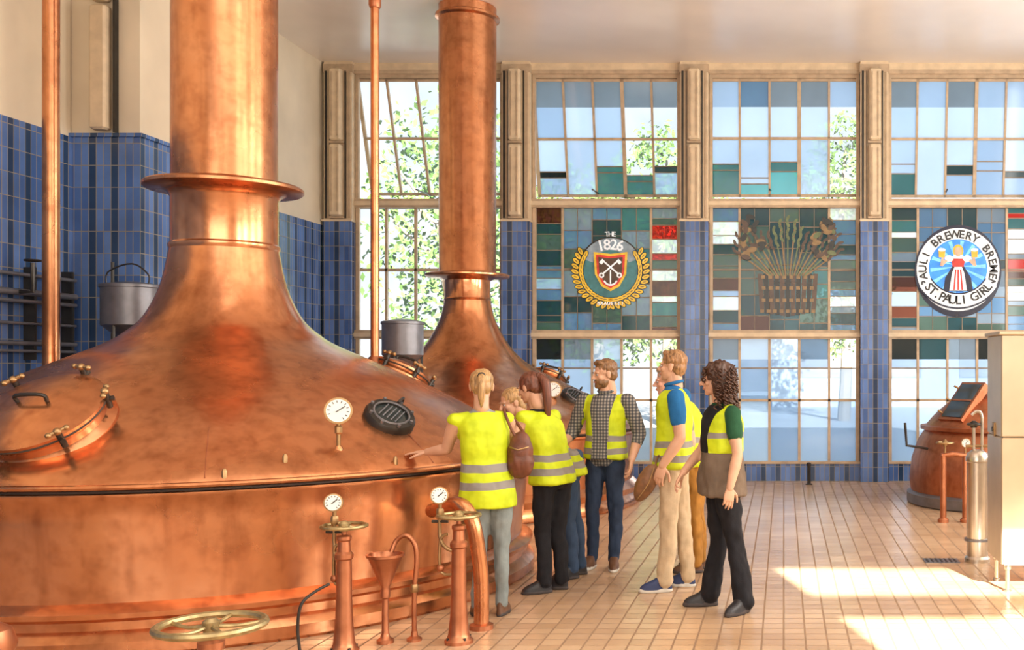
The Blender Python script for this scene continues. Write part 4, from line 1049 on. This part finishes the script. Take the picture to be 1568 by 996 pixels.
person('man_blue_shirt',(-.835,7.95),dict(P=(0,0,.96),N=(.0,0,1.545),HC=(-.012,0,1.69),LS=(.035,-.185,1.46),RS=(.05,.175,1.46),LE=(.07,-.22,1.16),LW=(-.06,-.24,.96),RE=(.0,.2,1.17),RW=(-.13,.2,.98),
  LK=(-.035,-.10,.50),RK=(.055,.09,.50),LA=(-.06,-.11,.09),RA=(.10,.08,.09),LF=(-.95,-.2,0),RF=(-.95,.1,0),LH=((-.3,-.05,-1),(0.3,1,0),0.7),RH=((-.3,0,-1),(0,-1,0),0.9)),
  (-.95,.1),(-.98,.15,.06),dict(shirt='shirt_blue',vest=vD,gap=.05,tr='chino_beige',shoe='shoe_navy',sole='sole',sleeve=.55,hem_z=.93,hair='hair_sandy',hs='short',k=1.0,leg=(.095,.066,.062,.06),collar=True))
person('older_man_in_vest',(-.80,8.65),dict(P=(.06,0,.92),N=(-.04,0,1.41),HC=(-.165,-.01,1.565),LS=(-.02,-.175,1.35),RS=(-.03,.175,1.35),LE=(.05,-.2,1.08),LW=(-.07,-.2,.92),RE=(.0,.2,1.08),RW=(-.12,.2,.92),
  LK=(.07,-.09,.48),RK=(.08,.09,.48),LA=(.08,-.09,.09),RA=(.10,.09,.09),LF=(-.95,-.1,0),RF=(-.95,.1,0),LH=((-.3,0,-1),(0,1,0),0.7),RH=((-.3,0,-1),(0,-1,0),0.7)),
  (-1,0),(-.98,-.15,-.05),dict(shirt='shirt_grey',vest=vC,tr='mustard',shoe='shoe_brown',sleeve=.55,hem_z=.88,hair='hair_grey',hs='short',skin='skin2'))
person('woman_curly_hair',(-.433,7.30),dict(P=(0,0,.92),N=(.0,0,1.44),HC=(-.045,0,1.60),LS=(.085,-.15,1.37),RS=(-.055,.155,1.37),LE=(.12,-.20,1.09),LW=(.07,-.25,.87),RE=(-.15,.16,1.10),RW=(-.27,.0,.95),
  LK=(.09,-.07,.49),RK=(-.03,.08,.49),LA=(.16,-.12,.09),RA=(-.09,.09,.09),LF=(-.6,-.75,0),RF=(-1,-.15,0),LH=((-.1,-.1,-1),(-.3,1,0),0.6),RH=((-.5,-.35,-.8),(1,0,-.3),0.7)),
  (-.92,-.35),(-.97,-.12,-.05),dict(fem=True,shirt='shirt_green',inner='shirt_black',vest=vE,gap=.085,split='jacket_taupe',tr='trouser_black',shoe='shoe_black',sleeve=.5,hem_z=.80,hair='hair_dark',hs='curly',k=1.0,leg=(.094,.062,.062,.072)))
# bags
c=V((-1.79,7.10,1.10)); b=MB(); s=MB()
s.ell(c,(0.085,0.055,0.155),'leather',None,20,14); s.ell(c-V((0,0,0.07)),(0.095,0.065,0.10),'leather',None,20,14)
remesh(s,0.008,2,b,{'leather':(0.01,14)})
b.tube([c+V((-0.03,-0.02,0.12)),V((-1.865,7.10,1.30)),V((-1.92,7.17,1.405)),V((-1.87,7.24,1.33)),c+V((0.02,0.04,0.13))],0.010,'leather',8,6)
b.tube([c+V((-0.06,-0.055,0.05)),c+V((0.0,-0.062,0.03)),c+V((0.07,-0.05,0.05))],0.006,'brass',6)
b.build('shoulder_bag',c,angle=180)
c=V((-1.02,7.76,0.83)); b=MB(); s=MB()
q=Matrix.Rotation(math.radians(28),3,'Y')
s.ell(c,(0.075,0.05,0.155),'leather_tan',q,22,14); remesh(s,0.008,1,b,{'leather_tan':(0.006,12)})
b.tube([c+q@V((0.0,0,0.14)),c+V((0.09,0.02,0.20)),c+V((0.13,0.0,0.10)),c+V((0.11,0,0.04))],0.007,'leather_tan',8,5)
b.tube([c+q@V((0,-0.052,-0.14)),c+q@V((0.02,-0.056,0)),c+q@V((0,-0.052,0.14))],0.005,'brass',6,4)
b.build('leather_bag',c,angle=180)

# ------------------------------------------------------------------ light
w=bpy.data.worlds.new('World'); scene.world=w; w.use_nodes=True
nt=w.node_tree; bg=nt.nodes['Background']
tc=nt.nodes.new('ShaderNodeTexCoord'); sp=nt.nodes.new('ShaderNodeSeparateXYZ'); nt.links.new(tc.outputs['Generated'],sp.inputs[0])
rp=ramp_(nt,sp.outputs[2],[(0.0,(0.93,0.97,1.0)),(0.6,(0.62,0.80,1.0))]); nt.links.new(rp,bg.inputs[0]); bg.inputs[1].default_value=1.35
def area(name,loc,rot,sx,sy,e,col):
    l=bpy.data.lights.new(name,'AREA'); l.shape='RECTANGLE'; l.size=sx; l.size_y=sy; l.energy=e; l.color=col
    o=bpy.data.objects.new(name,l); o.location=loc; o.rotation_euler=rot; scene.collection.objects.link(o); return o
for i,y in enumerate((1.0,4.4,7.8,11.2)):
    area('daylight_right',(6.5,y,3.6),(0,math.radians(90),0),3.8,1.3,255,(1.0,0.965,0.91))
area('fill_behind',(-1.0,-3.0,3.4),(math.radians(90),0,0),8,3.8,310,(1.0,0.955,0.90))  # unseen soft fill light added behind the camera, not a window
area('ceiling_fill',(-0.5,3.5,6.05),(0,0,0),6,5,120,(1.0,0.96,0.91))  # added overhead fill light, stands for no real fixture
l=bpy.data.lights.new('sun','SUN'); l.energy=46; l.angle=math.radians(0.5); l.color=(1.0,0.92,0.78)
o=bpy.data.objects.new('sun',l); o.rotation_euler=V((-0.25,0.95,-0.45)).to_track_quat('-Z','Y').to_euler(); scene.collection.objects.link(o)

# ------------------------------------------------------------------ camera
cam=bpy.data.cameras.new('camera'); co=bpy.data.objects.new('camera',cam); scene.collection.objects.link(co)
co.location=(0,0,1.7); co.rotation_euler=(math.radians(90),0,0)
cam.sensor_width=36; cam.lens=36.73; cam.shift_x=-0.2653; cam.shift_y=0.0395; cam.clip_end=200
scene.camera=co
scene.view_settings.view_transform='Standard'
scene.view_settings.look='None'
scene.view_settings.exposure=0.03
